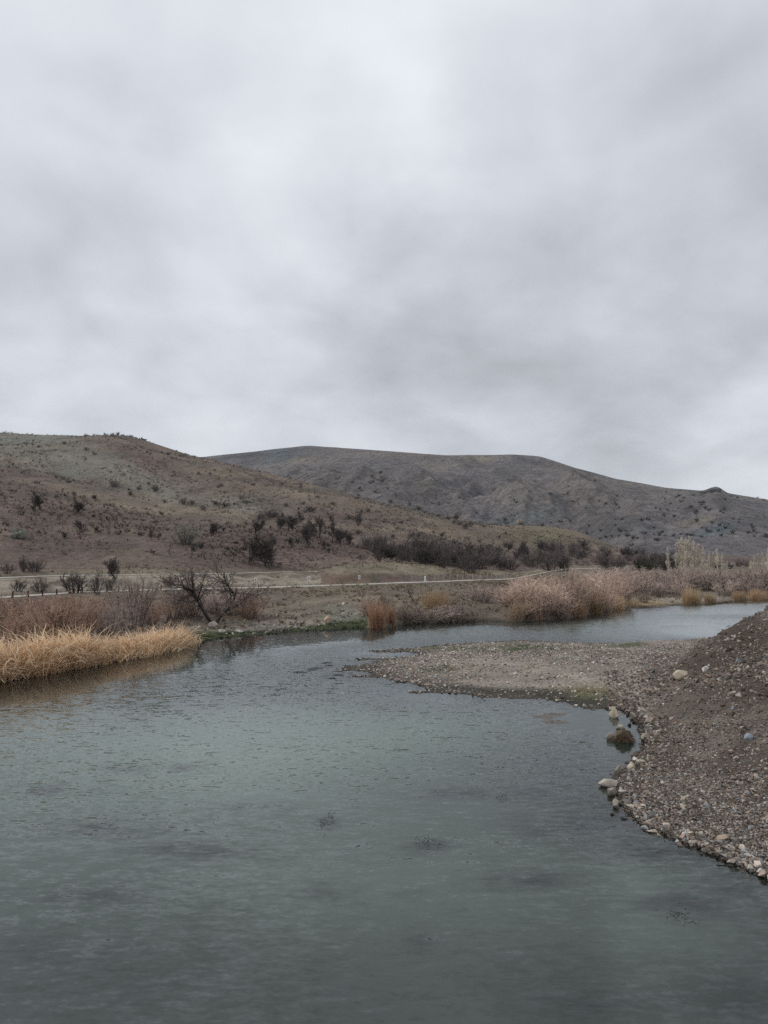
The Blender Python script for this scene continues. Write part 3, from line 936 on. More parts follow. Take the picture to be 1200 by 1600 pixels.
def tree_mesh(name, seed, stems=1, lean=.12, clear=.25, m=(9, 7, 4), spread=.75, r=.02, tw=.004, c0=(.055, .045, .04), c1=(.10, .08, .07), lift=.05):
    """a leafless tree one metre high: (trunk mesh, crown mesh)"""
    g = np.random.default_rng(seed)
    ph = g.random(stems) * 6.28
    d = unit(np.stack([np.cos(ph) * lean * (1 + g.random(stems)), np.sin(ph) * lean * (1 + g.random(stems)), np.ones(stems)], 1))
    st = np.stack([np.cos(ph) * .02, np.sin(ph) * .02, np.full(stems, -.04)], 1)
    L = np.full(stems, .62) * (.85 + .3 * g.random(stems))
    P0, R0 = branch(st, d, L, np.full(stems, r), np.full(stems, r * .45), 7, .11, .02, g)
    tr = [tubes(P0, R0, shade(c0, stems, g))]
    s, d1, l1 = children(P0, L, m[0], clear, 1.0, spread, .72, g, .25)
    k = len(s)
    P1, R1 = branch(s, d1, l1, np.full(k, r * .42), np.full(k, tw * 1.3), 6, .16, lift, g)
    tr.append(tubes(P1, R1, shade(c0, k, g)))
    cr = []
    s, d2, l2 = children(P1, l1, m[1], .25, 1.0, .6, .55, g, .3)
    k = len(s)
    P2, R2 = branch(s, d2, l2, np.full(k, tw * 1.3), np.full(k, tw * .8), 4, .17, lift, g)
    cr.append(tubes(P2, R2, shade((np.array(c0) + np.array(c1)) / 2, k, g)))
    s, d3, l3 = children(P2, l2, m[2], .2, 1.0, .6, .6, g, .3)
    k = len(s)
    P3, R3 = branch(s, d3, l3, np.full(k, tw * .9), np.full(k, tw * .5), 3, .18, lift, g)
    cr.append(tubes(P3, R3, shade(c1, k, g)))
    tv, cv = pack(tr), pack(cr)
    top = np.percentile(cv[0][:, 2], 99.7)
    tv[0][:] /= top
    cv[0][:] /= top
    return mesh_np(name + '_trunk', *tv), mesh_np(name + '_crown', *cv)


def poplar_mesh(name, seed, c0=(.52, .46, .385), c1=(.66, .59, .49)):
    g = np.random.default_rng(seed)
    P0, R0 = branch(np.array([[0, 0, -.03]]), np.array([[0, 0, 1.0]]), np.array([1.0]), np.array([.014]), np.array([.003]), 8, .012, 0, g)
    L = np.array([1.0])
    s, d, l1 = children(P0, L, 90, .10, .97, .28, .27, g, .62)
    d[:, 2] = np.abs(d[:, 2])
    P1, R1 = branch(s, unit(d), l1, np.full(90, .011), np.full(90, .006), 5, .06, .22, g)
    s, d2, l2 = children(P1, l1, 7, .15, 1.0, .30, .45, g)
    k = len(s)
    P2, R2 = branch(s, d2, l2, np.full(k, .010), np.full(k, .005), 3, .1, .2, g)
    return mesh_np(name + '_trunk', *tubes(P0, R0, shade(c0, 1, g))), mesh_np(name + '_crown', *pack([tubes(P1, R1, shade(c0, 90, g)), tubes(P2, R2, shade(c1, k, g))]))


def blades(base, height, width, lean_dir, lean, g, c0, c1, droop=.35, k=4):
    """n flat tapering blades that bow over; base (n,3)"""
    n = len(base)
    t = np.linspace(0, 1, k)
    P = np.empty((n, k, 3))
    for i, tt in enumerate(t):
        off = (lean * tt + droop * lean * tt ** 2.2)[:, None] * lean_dir
        P[:, i] = base + off * height[:, None]
        P[:, i, 2] += height * (tt - .28 * tt ** 3 * np.clip(lean * (1 + droop), 0, 2.2))
    ang = g.random(n) * math.pi
    side = np.stack([np.cos(ang), np.sin(ang), np.zeros(n)], 1)
    W = width[:, None] * (1 - .75 * t)[None] * .5
    A_ = P - side[:, None] * W[..., None]
    B_ = P + side[:, None] * W[..., None]
    V = np.stack([A_, B_], 2).reshape(-1, 3)
    b = (np.arange(n)[:, None] * k + np.arange(k - 1)[None]).reshape(-1) * 2
    Fc = np.stack([b, b + 1, b + 3, b + 2], 1)
    mixv = g.random((n, 1))
    C = np.array(c0)[None] * (1 - mixv) + np.array(c1)[None] * mixv
    C = C * (.75 + .5 * g.random((n, 1)))
    return V, Fc, np.repeat(C, k * 2, axis=0)


_STONES = []


def hull_stone(seed, npts=13, flat=.62):
    g = np.random.default_rng(seed)
    p = unit(g.normal(0, 1, (npts, 3))) * (.8 + .2 * g.random((npts, 1)))
    p *= np.array([1.0, .55 + .4 * g.random(), flat * (.7 + .5 * g.random())])
    bm = bmesh.new()
    vs = [bm.verts.new(q) for q in p]
    res = bmesh.ops.convex_hull(bm, input=vs)
    bmesh.ops.delete(bm, geom=[v for v in bm.verts if not v.link_faces], context='VERTS')
    bm.verts.index_update()
    V = np.array([v.co[:] for v in bm.verts])
    Fc = np.array([[v.index for v in f.verts] for f in bm.faces])
    bm.free()
    return V * .5, Fc          # about one metre long


STONE_KINDS = [hull_stone(500 + i, 9 + i % 4, .55) for i in range(14)]
STONE_COLS = np.array([[.42, .36, .295], [.50, .44, .365], [.32, .275, .23], [.22, .195, .175], [.40, .31, .25], [.55, .51, .455], [.28, .29, .295], [.34, .25, .20], [.14, .125, .115]])


def rot_mats(n, g, tilt=.5):
    yaw = g.random(n) * 2 * math.pi
    ax = g.normal(0, tilt, (n, 2))
    cz, sz = np.cos(yaw), np.sin(yaw)
    cx, sx = np.cos(ax[:, 0]), np.sin(ax[:, 0])
    cy, sy = np.cos(ax[:, 1]), np.sin(ax[:, 1])
    Z, O = np.zeros(n), np.ones(n)
    Rz = np.stack([cz, -sz, Z, sz, cz, Z, Z, Z, O], 1).reshape(n, 3, 3)
    Rx = np.stack([O, Z, Z, Z, cx, -sx, Z, sx, cx], 1).reshape(n, 3, 3)
    Ry = np.stack([cy, Z, sy, Z, O, Z, -sy, Z, cy], 1).reshape(n, 3, 3)
    return Rz @ Rx @ Ry


def stone_mass(name, pos, size, g, cols):
    """many loose stones as one mesh"""
    parts = []
    kinds = g.integers(0, len(STONE_KINDS), len(pos))
    for k, (V, Fc) in enumerate(STONE_KINDS):
        ix = np.nonzero(kinds == k)[0]
        if not len(ix):
            continue
        R = rot_mats(len(ix), g)
        W = np.einsum('nij,vj->nvi', R, V) * size[ix][:, None, None] + pos[ix][:, None]
        nv = len(V)
        fc = (Fc[None] + (np.arange(len(ix)) * nv)[:, None, None]).reshape(-1, 3)
        parts.append((W.reshape(-1, 3), fc, np.repeat(cols[ix], nv, axis=0)))
    return mesh_np(name, *pack(parts))


def ordinal(n):
    ones = 'zeroth first second third fourth fifth sixth seventh eighth ninth tenth eleventh twelfth thirteenth fourteenth fifteenth sixteenth seventeenth eighteenth nineteenth twentieth'.split()
    if n <= 20:
        return ones[n]
    tens = {2: 'twenty', 3: 'thirty', 4: 'forty', 5: 'fifty', 6: 'sixty', 7: 'seventy'}[n // 10]
    return tens + ('-' + ones[n % 10] if n % 10 else 'th').replace('-zeroth', 'th') if n % 10 else tens[:-1] + 'ieth'


def put(o, loc, h, wide=1.0, yaw=None, tilt=0.0):
    o.location = loc
    yaw = random.random() * 6.28 if yaw is None else yaw
    o.rotation_euler = (random.uniform(-tilt, tilt), random.uniform(-tilt, tilt), yaw)
    o.scale = (h * wide, h * wide, h)
    return o


def bush(name, me, px, py, hpx, wpx, label, group=None, cat='bush', mat=None, ymin=0.0, at=None):
    x, y, z = at or hit(px, py, ymin)
    k = y / F
    o = link(name, me, mat or M_TWIG, label=label, category=cat)
    if group:
        o['group'] = group
    h = hpx * k
    put(o, (x, y, z), h, (wpx * k) / max(h, .05) * BUSHW.get(me.name, 1.0))
    return o


BUSHW = {}


def meas(me):
    """remember how wide a unit bush is, so a width in pixels can be asked for"""
    co = np.empty(len(me.vertices) * 3, np.float32)
    me.vertices.foreach_get('co', co)
    co = co.reshape(-1, 3)
    wdt = np.percentile(co[:, 0], 98) - np.percentile(co[:, 0], 2)
    BUSHW[me.name] = 1.0 / max(wdt, .1)
    return me


def tree(name, pair, px, py, hpx, label, group=None, wide=1.0, ymin=0.0, at=None, yaw=None):
    x, y, z = at or hit(px, py, ymin)
    e = link(name, None, label=label, category='tree')
    if group:
        e['group'] = group
    put(e, (x, y, z), hpx * y / F, wide, yaw)
    link('trunk', pair[0], M_BARK, e)
    link('crown', pair[1], M_TWIG, e)
    return e


DARK0, DARK1 = (.050, .043, .041), (.118, .099, .092)
B_DARK = [meas(bush_mesh('dark_bush_%d' % i, 900 + i, 22, .65, .02, 10, 4, .0075, DARK0, DARK1, .2, .2)) for i in range(5)]
B_FAR = [meas(bush_mesh('far_bush_%d' % i, 930 + i, 12, .75, .02, 5, 2, .028, (.035, .034, .033), (.06, .058, .054), .25, .25)) for i in range(4)]
B_WILLOW = [meas(bush_mesh('willow_%d' % i, 960 + i, 40, .40, .05, 9, 3, .0048, (.31, .228, .185), (.70, .53, .43), .10, .20)) for i in range(5)]
B_MAUVE = [meas(bush_mesh('mauve_bush_%d' % i, 990 + i, 36, .50, .04, 9, 3, .0052, (.21, .165, .145), (.50, .39, .335), .13, .24)) for i in range(5)]
B_RUST = [meas(bush_mesh('rust_bush_%d' % i, 980 + i, 38, .5, .04, 9, 3, .0052, (.16, .11, .085), (.43, .285, .21), .13, .24)) for i in range(4)]
B_UMBER = [meas(bush_mesh('umber_bush_%d' % i, 1070 + i, 26, .6, .03, 10, 4, .0065, (.075, .062, .058), (.165, .135, .125), .17, .24)) for i in range(3)]
B_TANGLE = [meas(bush_mesh('tangle_%d' % i, 1020 + i, 30, .95, -.03, 9, 3, .006, (.17, .13, .11), (.34, .265, .22), .22, .30, .5)) for i in range(3)]
B_GREY = [meas(bush_mesh('grey_bush_%d' % i, 1040 + i, 40, .65, .02, 11, 4, .0075, (.16, .145, .125), (.33, .30, .26), .15, .2)) for i in range(2)]
B_GREEN = [meas(bush_mesh('green_bush_%d' % i, 1050 + i, 26, .7, .02, 12, 4, .014, (.025, .032, .018), (.040, .055, .026), .25, .25)) for i in range(2)]
T_BARE = [tree_mesh('bare_tree_%d' % i, 1100 + i, 1 + i % 2, .14, .22, (16, 10, 6), .85, .024, .0056, DARK0, (.085, .069, .063)) for i in range(6)]
T_POPLAR = [poplar_mesh('poplar_%d' % i, 1200 + i) for i in range(4)]

# ------------------------------------------------------------------ trees standing on the near hill
G_SPUR = 'bare trees on the near hillside'
SPUR = [(65, 797, 23, 26), (119, 805, 19, 19), (125, 833, 16, 14), (152, 833, 12, 8), (238, 845, 18, 9), (333, 837, 16, 14),
        (398, 835, 23, 27), (436, 830, 19, 18), (442, 814, 10, 9), (452, 815, 9, 8), (470, 820, 16, 13), (458, 830, 18, 16), (472, 843, 22, 20),
        (483, 855, 28, 19), (500, 840, 27, 22), (488, 836, 24, 22), (519, 846, 25, 20), (532, 850, 18, 16), (550, 852, 19, 18), (456, 856, 14, 11),
        (506, 858, 12, 11), (428, 852, 12, 12), (388, 881, 36, 42), (414, 885, 34, 30)]
NAMED = {65: 'round dark bare tree alone on the left brown slope', 119: 'small dark bare tree on the left slope, beside the rounder one',
         125: 'faint thin bare tree below the two dark trees on left slope', 152: 'tiny spindly tree on the brown slope below the dark trees',
         238: 'thin upright bare tree on the open brown slope', 333: 'small bare tree just right of the big pale bush',
         398: 'broad dark bare tree at the lip of the tan bench', 388: 'largest dark bare tree low on the slope above the upper road',
         414: 'dark bare tree touching the right side of the largest slope tree'}
order = sorted([s_[0] for s_ in SPUR if s_[0] not in NAMED])
for i, (px, py, h, wd) in enumerate(SPUR):
    lab = NAMED.get(px) or 'dark bare tree, %s from the left in the grove below the gully' % ordinal(order.index(px) + 1)
    tree('bare_tree', T_BARE[i % 6], px, py, h * 1.3, lab, G_SPUR, wd / h * 1.12)
bush('shrub', B_GREY[0], 290, 851, 34, 46, 'big pale grey leafless bush on the brown slope')
bush('shrub', B_GREY[1], 177, 763, 15, 18, 'ochre grey bush on the scree above the brown slope')
DSH = [(242, 770, 12, 15), (203, 775, 7, 9), (115, 775, 7, 7), (287, 789, 12, 15), (317, 797, 8, 14), (257, 787, 7, 9), (217, 766, 6, 8), (253, 709, 5, 5),
       (263, 711, 5, 8), (518, 815, 12, 10), (560, 820, 26, 22), (484, 799, 8, 24), (474, 789, 6, 9), (424, 808, 12, 30), (408, 812, 10, 16), (545, 812, 8, 14),
       (572, 858, 22, 22), (712, 812, 10, 14), (685, 807, 5, 7), (654, 841, 11, 8), (614, 842, 8, 8), (680, 863, 13, 14), (714, 866, 15, 14), (740, 873, 17, 22),
       (757, 873, 14, 18), (725, 891, 22, 28), (735, 896, 20, 26), (692, 887, 19, 26), (662, 881, 17, 22), (650, 878, 14, 18), (630, 876, 17, 22), (640, 866, 12, 20),
       (607, 869, 13, 18), (592, 876, 15, 16), (750, 849, 8, 10), (780, 841, 6, 6), (791, 836, 7, 5), (735, 823, 9, 12), (717, 821, 8, 12), (790, 856, 11, 12),
       (700, 868, 9, 12), (672, 870, 10, 16), (585, 862, 12, 20), (600, 860, 9, 20), (380, 784, 12, 14), (352, 793, 8, 18), (338, 790, 7, 14), (447, 793, 6, 10),
       (300, 790, 8, 12), (640, 790, 6, 8), (610, 786, 5, 7), (655, 797, 6, 9), (700, 812, 7, 10), (727, 826, 9, 12), (100, 695, 5, 8), (60, 700, 4, 7), (135, 705, 6, 9), (148, 712, 5, 8), (345, 760, 5, 8), (310, 742, 5, 8),
       (470, 762, 4, 7), (440, 757, 4, 9), (520, 790, 6, 9), (575, 800, 6, 9), (600, 818, 7, 9), (560, 835, 8, 12), (690, 838, 7, 10), (710, 850, 9, 12)]
kinds_ = {}
for q in DSH:
    key = 'belt' if q[1] > 860 and q[0] > 585 else 'upper' if q[1] < 800 and q[0] < 330 else 'mid'
    kinds_.setdefault(key, []).append(q)
SAY = {'belt': ('dark leafless shrub, %s from the left in the belt along the hill foot', 'dark shrubs of the hill foot belt'),
       'upper': ('small dark shrub, %s from the left on the upper left hillside', 'small shrubs on the upper left hillside'),
       'mid': ('dark shrub, %s from the left of those dotted across the middle hillside', 'dark shrubs on the middle of the near hill')}
for key, lst in kinds_.items():
    for i, (px, py, h, wd) in enumerate(sorted(lst)):
        bush('shrub', B_DARK[i % 5], px, py, h, wd, SAY[key][0] % ordinal(i + 1), SAY[key][1])
# scattered low ones
n_low = 0
while n_low < 90:
    px, py = random.uniform(0, 800), random.uniform(690, 870)
    x, y, z = hit(px, py)
    if y > 560 or y < 150:
        continue
    dens = float(fbm(np.array([x * .02]), np.array([y * .02]), 131, 3)[0])
    if dens < random.uniform(-.5, .5):
        continue
    s = random.uniform(.5, 1.3)
    bush('shrub', B_FAR[n_low % 4], px, py, s * F / y, s * F / y * random.uniform(1.1, 2.0), 'low dark bush speckled over the near hillside', 'low bushes speckling the near hill', at=(x, y, z))
    n_low += 1
# the hill crest: shrubs and rocks against the sky
for i, (px, h) in enumerate(sorted([(131, 5), (144, 4.5), (152, 3), (162, 5), (173, 5.5), (181, 6.5), (201, 4), (204, 3), (3, 5), (8, 4), (14, 4), (45, 2.5)])):
    u = px
    y = float(np.interp(u, UG, dO))
    x = (u - 600) / F * y
    bush('shrub', B_FAR[i % 4], px, 0, h * 1.2, h * 1.6, 'small bush breaking the skyline, %s from the left on the left hilltop' % ordinal(i + 1), 'bushes on the left hilltop', at=(x, y, gz(x, y) - .2))


def rocks(name, px, py, wpx, hpx, label, seed, n=9, col=(.20, .19, .175), at=None, spread=.55):
    """a crag made of fused blocks"""
    x, y, z = at or hit(px, py)
    k = y / F
    g = np.random.default_rng(seed)
    W_, H_ = wpx * k, hpx * k
    parts = []
    for i in range(n):
        V, Fc = hull_stone(seed * 31 + i, 16, .9)
        dx = g.normal(0, .27) if i else 0.0
        top = max(.25, 1 - abs(dx) * 1.3) * (.75 + .35 * g.random())
        s = np.array([W_ * (.20 + .30 * g.random()), W_ * (.2 + .2 * g.random()), H_ * top * (1.1 + .7 * g.random())])
        R = rot_mats(1, g, .16)[0]
        parts.append(((V * s) @ R.T + np.array([dx * W_, g.normal(0, .12) * W_, H_ * top * .22]), Fc, shade(col, len(V), g, .12)))
    o = link(name, mesh_np(name, *pack(parts)), M_STONE, label=label, category='rock')
    o.location = (x, y, z)
    return o


for i, (px, py, w_, h_) in enumerate([(1104, 770, 18, 5), (1114, 769, 20, 8), (1124, 768, 14, 9), (1132, 781, 14, 7), (1098, 786, 18, 6), (1110, 797, 14, 5), (1142, 776, 10, 4)]):
    rocks('rock_outcrop', px, py, w_, h_, 'dark crag of the rocky knob on the right skyline, %s from the left' % ordinal([2, 4, 5, 6, 1, 3, 7][i]), 40 + i, 7, (.075, .072, .078))
rocks('rock_outcrop', 30, 841, 50, 20, 'grey green rock outcrop on the left edge of the slope', 12, 12, (.15, .15, .125))
rocks('rock_outcrop', 812, 818, 22, 9, 'pale tan rock knob at the top of the green field', 13, 7, (.36, .31, .24))
rocks('rock_outcrop', 382, 786, 26, 10, 'dark broken rock in the gully above the bench', 14, 8, (.16, .15, .13))
rocks('rock_outcrop', 190, 676, 12, 4.5, 'dark rock slab on the top of the left hill', 15, 6, (.14, .135, .14), at=(lambda q: (q[0], q[1], gz(*q)))(((190 - 600) / F * 509, 509)))
rocks('rock_outcrop', 219, 681, 14, 5, 'dark rock block at the right end of the left hilltop', 16, 6, (.13, .125, .13), at=(lambda q: (q[0], q[1], gz(*q)))(((219 - 600) / F * 503, 503)))

# thick dark scrub wood at the foot of the hill
n_w = 0
while n_w < 128:
    px = random.uniform(590, 1045)
    ytop = np.interp(px, [590, 660, 745, 800, 830, 870, 900, 960, 1045], [858, 862, 868, 862, 852, 846, 852, 858, 872])
    py = random.uniform(ytop, np.interp(px, [590, 640, 700, 760], [874, 880, 886, 893]))
    at = hit(px, py, 150)
    if at[1] > 420:
        continue
    hh = random.uniform(2.6, 5.0) * F / at[1]
    if n_w % 3:
        bush('scrub_tree', (B_DARK[n_w % 5] if n_w % 2 else B_UMBER[n_w % 3]), px, py, hh, hh * random.uniform(1.0, 1.5), 'dark leafless tree in the thick scrub wood at the hill foot', 'scrub wood at the hill foot', 'tree', at=at)
    else:
        tree('scrub_tree', T_BARE[n_w % 6], px, py, hh * 1.1, 'dark leafless tree in the thick scrub wood at the hill foot', 'scrub wood at the hill foot', 1.1, at=at)
    n_w += 1
# shrubs of the far hill
n_f = 0
while n_f < 170:
    px, py = random.uniform(380, 1200), random.uniform(715, 870)
    at = hit(px, py)
    if at[1] < 560 or at[1] > 1350:
        continue
    dens = float(fbm(np.array([at[0] * .006]), np.array([at[1] * .006]), 141, 3)[0]) + (py - 800) / 120
    if dens < random.uniform(-.6, .4):
        continue
    s = random.uniform(1.3, 3.2)
    bush('shrub', B_FAR[n_f % 4], px, py, s * F / at[1], s * F / at[1] * random.uniform(1.1, 1.9), 'tiny dark shrub dotted over the far hill', 'shrubs of the far hill', at=at)
    n_f += 1

# ------------------------------------------------------------------ bushes and trees of the river bank
bush('evergreen_bush', B_GREEN[0], 1004, 893, 17, 28, 'round dark green bush beside the far road', ymin=120)
LEFTB = [(36, 893, 26, 14, 0, 'thin dark bush above the upper road near left edge'), (55, 893, 20, 34, 1, 'brown brush above the upper road, right of the thin bush'),
         (12, 896, 18, 26, 4, 'dark brush above the upper road at the left edge'),
         (30, 924, 20, 26, 2, 'scrubby bush on the pale bank between the roads, far left'), (62, 926, 24, 26, 3, 'dark brown bush on the pale bank between the roads'),
         (118, 927, 34, 50, 0, 'widest dark bush between the two roads'), (152, 929, 40, 22, 1, 'tall dark bush standing over the dark roadside posts'),
         (172, 924, 24, 26, 2, 'thin brown bush right of the tall dark bush'), (264, 916, 18, 26, 3, 'small olive bush on the pale bank between the roads')]
for px, py, h, wd, k, lab in LEFTB:
    bush('shrub', B_DARK[k], px, py, h, wd, lab)
tree('bare_tree', T_BARE[1], 180, 909, 40, 'slim bare tree at the edge of the upper road', None, .8)
for i, (px, py, h, wd, lib, lab) in enumerate([
        (75, 1006, 72, 110, 0, 'big rust brown bush behind the left reed bed'), (20, 1012, 62, 70, 1, 'brown bush behind the reeds at the left edge'),
        (118, 1002, 62, 84, 2, 'dull brown bush right of the big rust bush'), (48, 976, 40, 90, 3, 'reddish bush just below the first dark posts'),
        (110, 970, 42, 80, 4, 'reddish bush just below the middle dark posts'), (150, 966, 34, 60, 0, 'thin reddish bush on the bank below the tall dark bush'),
        (272, 968, 40, 56, 1, 'faint pinkish bush on the bank left of the big tree'), (208, 984, 88, 70, 2, 'tall many-stemmed bare bush behind the reed bed'),
        (300, 962, 40, 60, 3, 'brown brush under the low limb of the big tree'), (392, 968, 50, 58, 4, 'dense purple brown bush right of the big tree'),
        (372, 962, 44, 50, 0, 'loose mauve bush between the big tree and dense bush'), (238, 978, 40, 44, 1, 'small brown bush beside the leaning dead branch'),
        (165, 992, 52, 62, 1, 'brown thicket behind the middle of the reed bed'), (96, 990, 62, 80, 1, 'dense brown thicket between the big rust bush and reeds'),
        (2, 990, 66, 70, 1, 'tall brown thicket cut by the left edge'), (340, 958, 34, 60, 1, 'low brown brush behind the big tree')]):
    bush('shrub', (B_RUST[i % 4] if i < 7 or i in (9, 11, 13, 14) else B_MAUVE[i % 5]), px, py, h, wd, lab, ymin=44)
# the spreading tree
BIG = tree_mesh('spreading_tree', 77, 3, .34, .35, (9, 9, 6), .9, .026, .0032, (.05, .041, .037), (.16, .13, .115), .02)
tree('spreading_tree', BIG, 333, 972, 92, 'big spreading bare tree with forked trunk on the stony shore', None, 1.25, yaw=1.0)
# middle bank tangle
for i, (px, py, h, wd, lib, lab) in enumerate([
        (577, 962, 32, 40, B_WILLOW, 'reddish upright bush above the small reed clump'), (600, 962, 32, 46, B_TANGLE, 'grey brown tangled bush on the bank top'),
        (632, 974, 34, 56, B_TANGLE, 'dark tangled bush overhanging the water between reed clumps'), (660, 974, 28, 60, B_MAUVE, 'brown brush spilling down below the golden reeds'),
        (705, 975, 34, 66, B_TANGLE, 'sprawling tangle of dead stems right of the golden reeds'), (736, 972, 28, 46, B_TANGLE, 'low grey brown tangle at the water beside the green bank'),
        (752, 940, 27, 48, B_MAUVE, 'purple brown bush on the grassy bank below the posts'), (690, 972, 24, 40, B_MAUVE, 'small brown bush at the water under the golden reeds')]):
    bush('shrub', lib[i % 3], px, py, h, wd, lab, ymin=60)
# willow thicket
WIL = [(800, 950, 36, 44), (822, 955, 50, 46), (846, 962, 60, 50), (868, 960, 64, 52), (890, 955, 62, 46), (910, 955, 55, 46), (932, 952, 56, 50), (955, 945, 50, 46),
       (975, 940, 45, 40), (835, 938, 42, 44), (862, 935, 46, 40), (905, 932, 40, 46), (930, 928, 40, 40), (786, 938, 30, 34), (880, 966, 44, 40), (825, 965, 34, 36),
       (945, 955, 34, 34), (812, 930, 30, 36)]
for i, (px, py, h, wd) in enumerate(sorted(WIL)):
    h *= random.uniform(.72, 1.12)
    bush('willow_bush', B_WILLOW[i % 5], px, py, h, wd, 'pinkish brown leafless willow, %s from the left in the river bend thicket' % ordinal(i + 1), 'willow thicket at the river bend', ymin=75)
WIL2 = [(960, 925, 38, 46), (985, 926, 40, 50), (1010, 927, 42, 50), (1035, 926, 42, 50), (1060, 924, 42, 50), (1085, 922, 40, 46), (1110, 922, 42, 46), (1135, 922, 40, 46),
        (1160, 922, 42, 46), (1185, 922, 44, 46), (1205, 922, 42, 46), (950, 905, 20, 44), (990, 906, 20, 46), (1030, 905, 20, 46), (1070, 904, 20, 46), (1110, 904, 20, 46),
        (1150, 905, 20, 46), (1190, 906, 20, 46), (970, 936, 36, 36), (1000, 937, 34, 36), (1030, 937, 32, 36), (1060, 932, 32, 36), (1130, 930, 30, 36), (1175, 929, 32, 36)]
for i, (px, py, h, wd) in enumerate(sorted(WIL2)):
    h *= random.uniform(.8, 1.1) * (.78 if px > 1025 else 1)
    bush('willow_bush', B_MAUVE[i % 5], px, py, h, wd, 'mauve brown leafless bush, %s from the left in the brush behind the spit' % ordinal(i + 1), 'brush behind the sandy spit', ymin=112)
bush('shrub', B_MAUVE[0], 1006, 941, 16, 18, 'small lone bush on the far sandy spit', ymin=100)
for i, (px, py, h, wd) in enumerate([(1052, 893, 22, 8), (1118, 888, 12, 18), (1140, 889, 12, 14), (1155, 886, 14, 14), (1165, 886, 12, 16)]):
    bush('shrub', B_DARK[i], px, py, h, wd, 'dark bush among the pale poplars, %s from the left' % ordinal(i + 1), ymin=150)
# poplars
POP = [(1043, 905, 48), (1058, 912, 62), (1064, 912, 70), (1070, 912, 68), (1077, 912, 72), (1084, 912, 64), (1091, 912, 60), (1098, 912, 56), (1114, 910, 46), (1120, 910, 50), (1127, 910, 44),
       (1135, 910, 32), (1178, 912, 42), (1184, 912, 46), (1191, 912, 48), (1199, 912, 54), (1061, 912, 66), (1074, 912, 64), (1088, 912, 56), (1106, 911, 44), (1172, 912, 36)]
POP.sort()
for i, (px, py, h) in enumerate(POP):
    y = 205 + 5 * (i % 5)
    x = (px - 600) / F * y
    z = gz(x, y)
    t_y = py - h                                     # top of the crown in the picture
    ht = (H + slopes(px, t_y)[1] * y) - z
    tree('poplar_tree', T_POPLAR[i % 4], px, py, ht * F / y, 'pale bare columnar poplar, %s from the left in the far poplar row' % ordinal(i + 1), 'poplars on the flood plain',
         1.0 if i else .8, at=(x, y, z))

# ------------------------------------------------------------------ reeds
REED0, REED1 = (.86, .70, .51), (.70, .49, .30)


def reed_patch(name, spots, label, cat='reeds', group=None, stuff=False, dens=1.0, c0=REED0, c1=REED1, hgt=(1.0, 1.9), wid=.032, lean=(.15, .75), seed=1, toward=(.15, -1)):
    """spots: (x, y, radius across, radius in depth, count, height factor)"""
    g = np.random.default_rng(seed)
    parts = []
    for (x, y, rx, ry, n, hf) in spots:
        n = int(n * dens)
        r = np.sqrt(g.random(n)); a = g.random(n) * 6.28
        bx, by = x + rx * r * np.cos(a), y + ry * r * np.sin(a)
        bz = np.maximum(ground(bx, by)[0], -.25) - .03
        h = (hgt[0] + (hgt[1] - hgt[0]) * g.random(n)) * hf
        la = math.atan2(toward[1], toward[0]) + g.normal(0, .8) + g.normal(0, .7, n)
        ld = np.stack([np.cos(la), np.sin(la), np.zeros(n)], 1)
        ln = lean[0] + (lean[1] - lean[0]) * g.random(n) ** 1.4
        tn = .8 + .4 * g.random()
        parts.append(blades(np.stack([bx, by, bz], 1), h, np.full(n, wid) * (.7 + .6 * g.random(n)), ld, ln, g, np.array(c0) * tn, np.array(c1) * tn))
    o = link(name, mesh_np(name, *pack(parts)), M_REED, label=label, category=cat)
    if stuff:
        o['kind'] = 'stuff'
    if group:
        o['group'] = group
    return o


spots = []
for px in np.arange(-300, 286, 5):
    sy = np.interp(px, [s_[0] for s_ in SHORE], [s_[1] for s_ in SHORE])
    x, y = on_level(px, sy)
    back = np.interp(px, [-160, 0, 60, 100, 130, 170, 230, 280, 296], [5, 4.5, 4.5, 3.6, 2.8, 5.5, 7.0, 5.0, 2.2])
    hf = np.interp(px, [-160, 0, 60, 110, 140, 200, 260, 290], [.95, .95, 1.1, .9, .72, .78, .72, .5])
    for k in range(3):
        spots.append((x, y + .2 + back * (k + .35) / 3 + .4, .45, back / 4 + .2, 24, hf * (.9 + .2 * k / 2) * random.uniform(.7, 1.25)))
reed_patch('reed_bed', spots, 'wide bed of golden dry reeds drooping over the left bank', 'reeds', stuff=True, seed=5, hgt=(.7, 1.75), wid=.05, lean=(.15, 1.15))


reed_patch('reed_bed', [(a, b, c_, e, 7, f * 1.12) for a, b, c_, e, n_, f in spots], 'long bent reed stems lying over the left reed bed', 'reeds', stuff=True, seed=6, hgt=(.9, 1.95), wid=.10, lean=(.4, 1.8), c0=(.86, .72, .54), c1=(.66, .45, .27))


def clump(px, py, wpx, hpx, label, n=420, c0=REED0, c1=REED1, seed=1, ymin=40, lean=(.05, .45), ht=None):
    x, y, z = hit(px, py, ymin)
    k = y / F
    h = hpx * k
    return reed_patch('reed_clump', [(x, y + .5, wpx * k * .42, min(1.2, wpx * k * .4), n, 1.0)], label, 'reeds', 'reed clumps', hgt=(h * .6, h * 1.08), wid=.045, lean=lean, seed=seed, c0=c0, c1=c1)


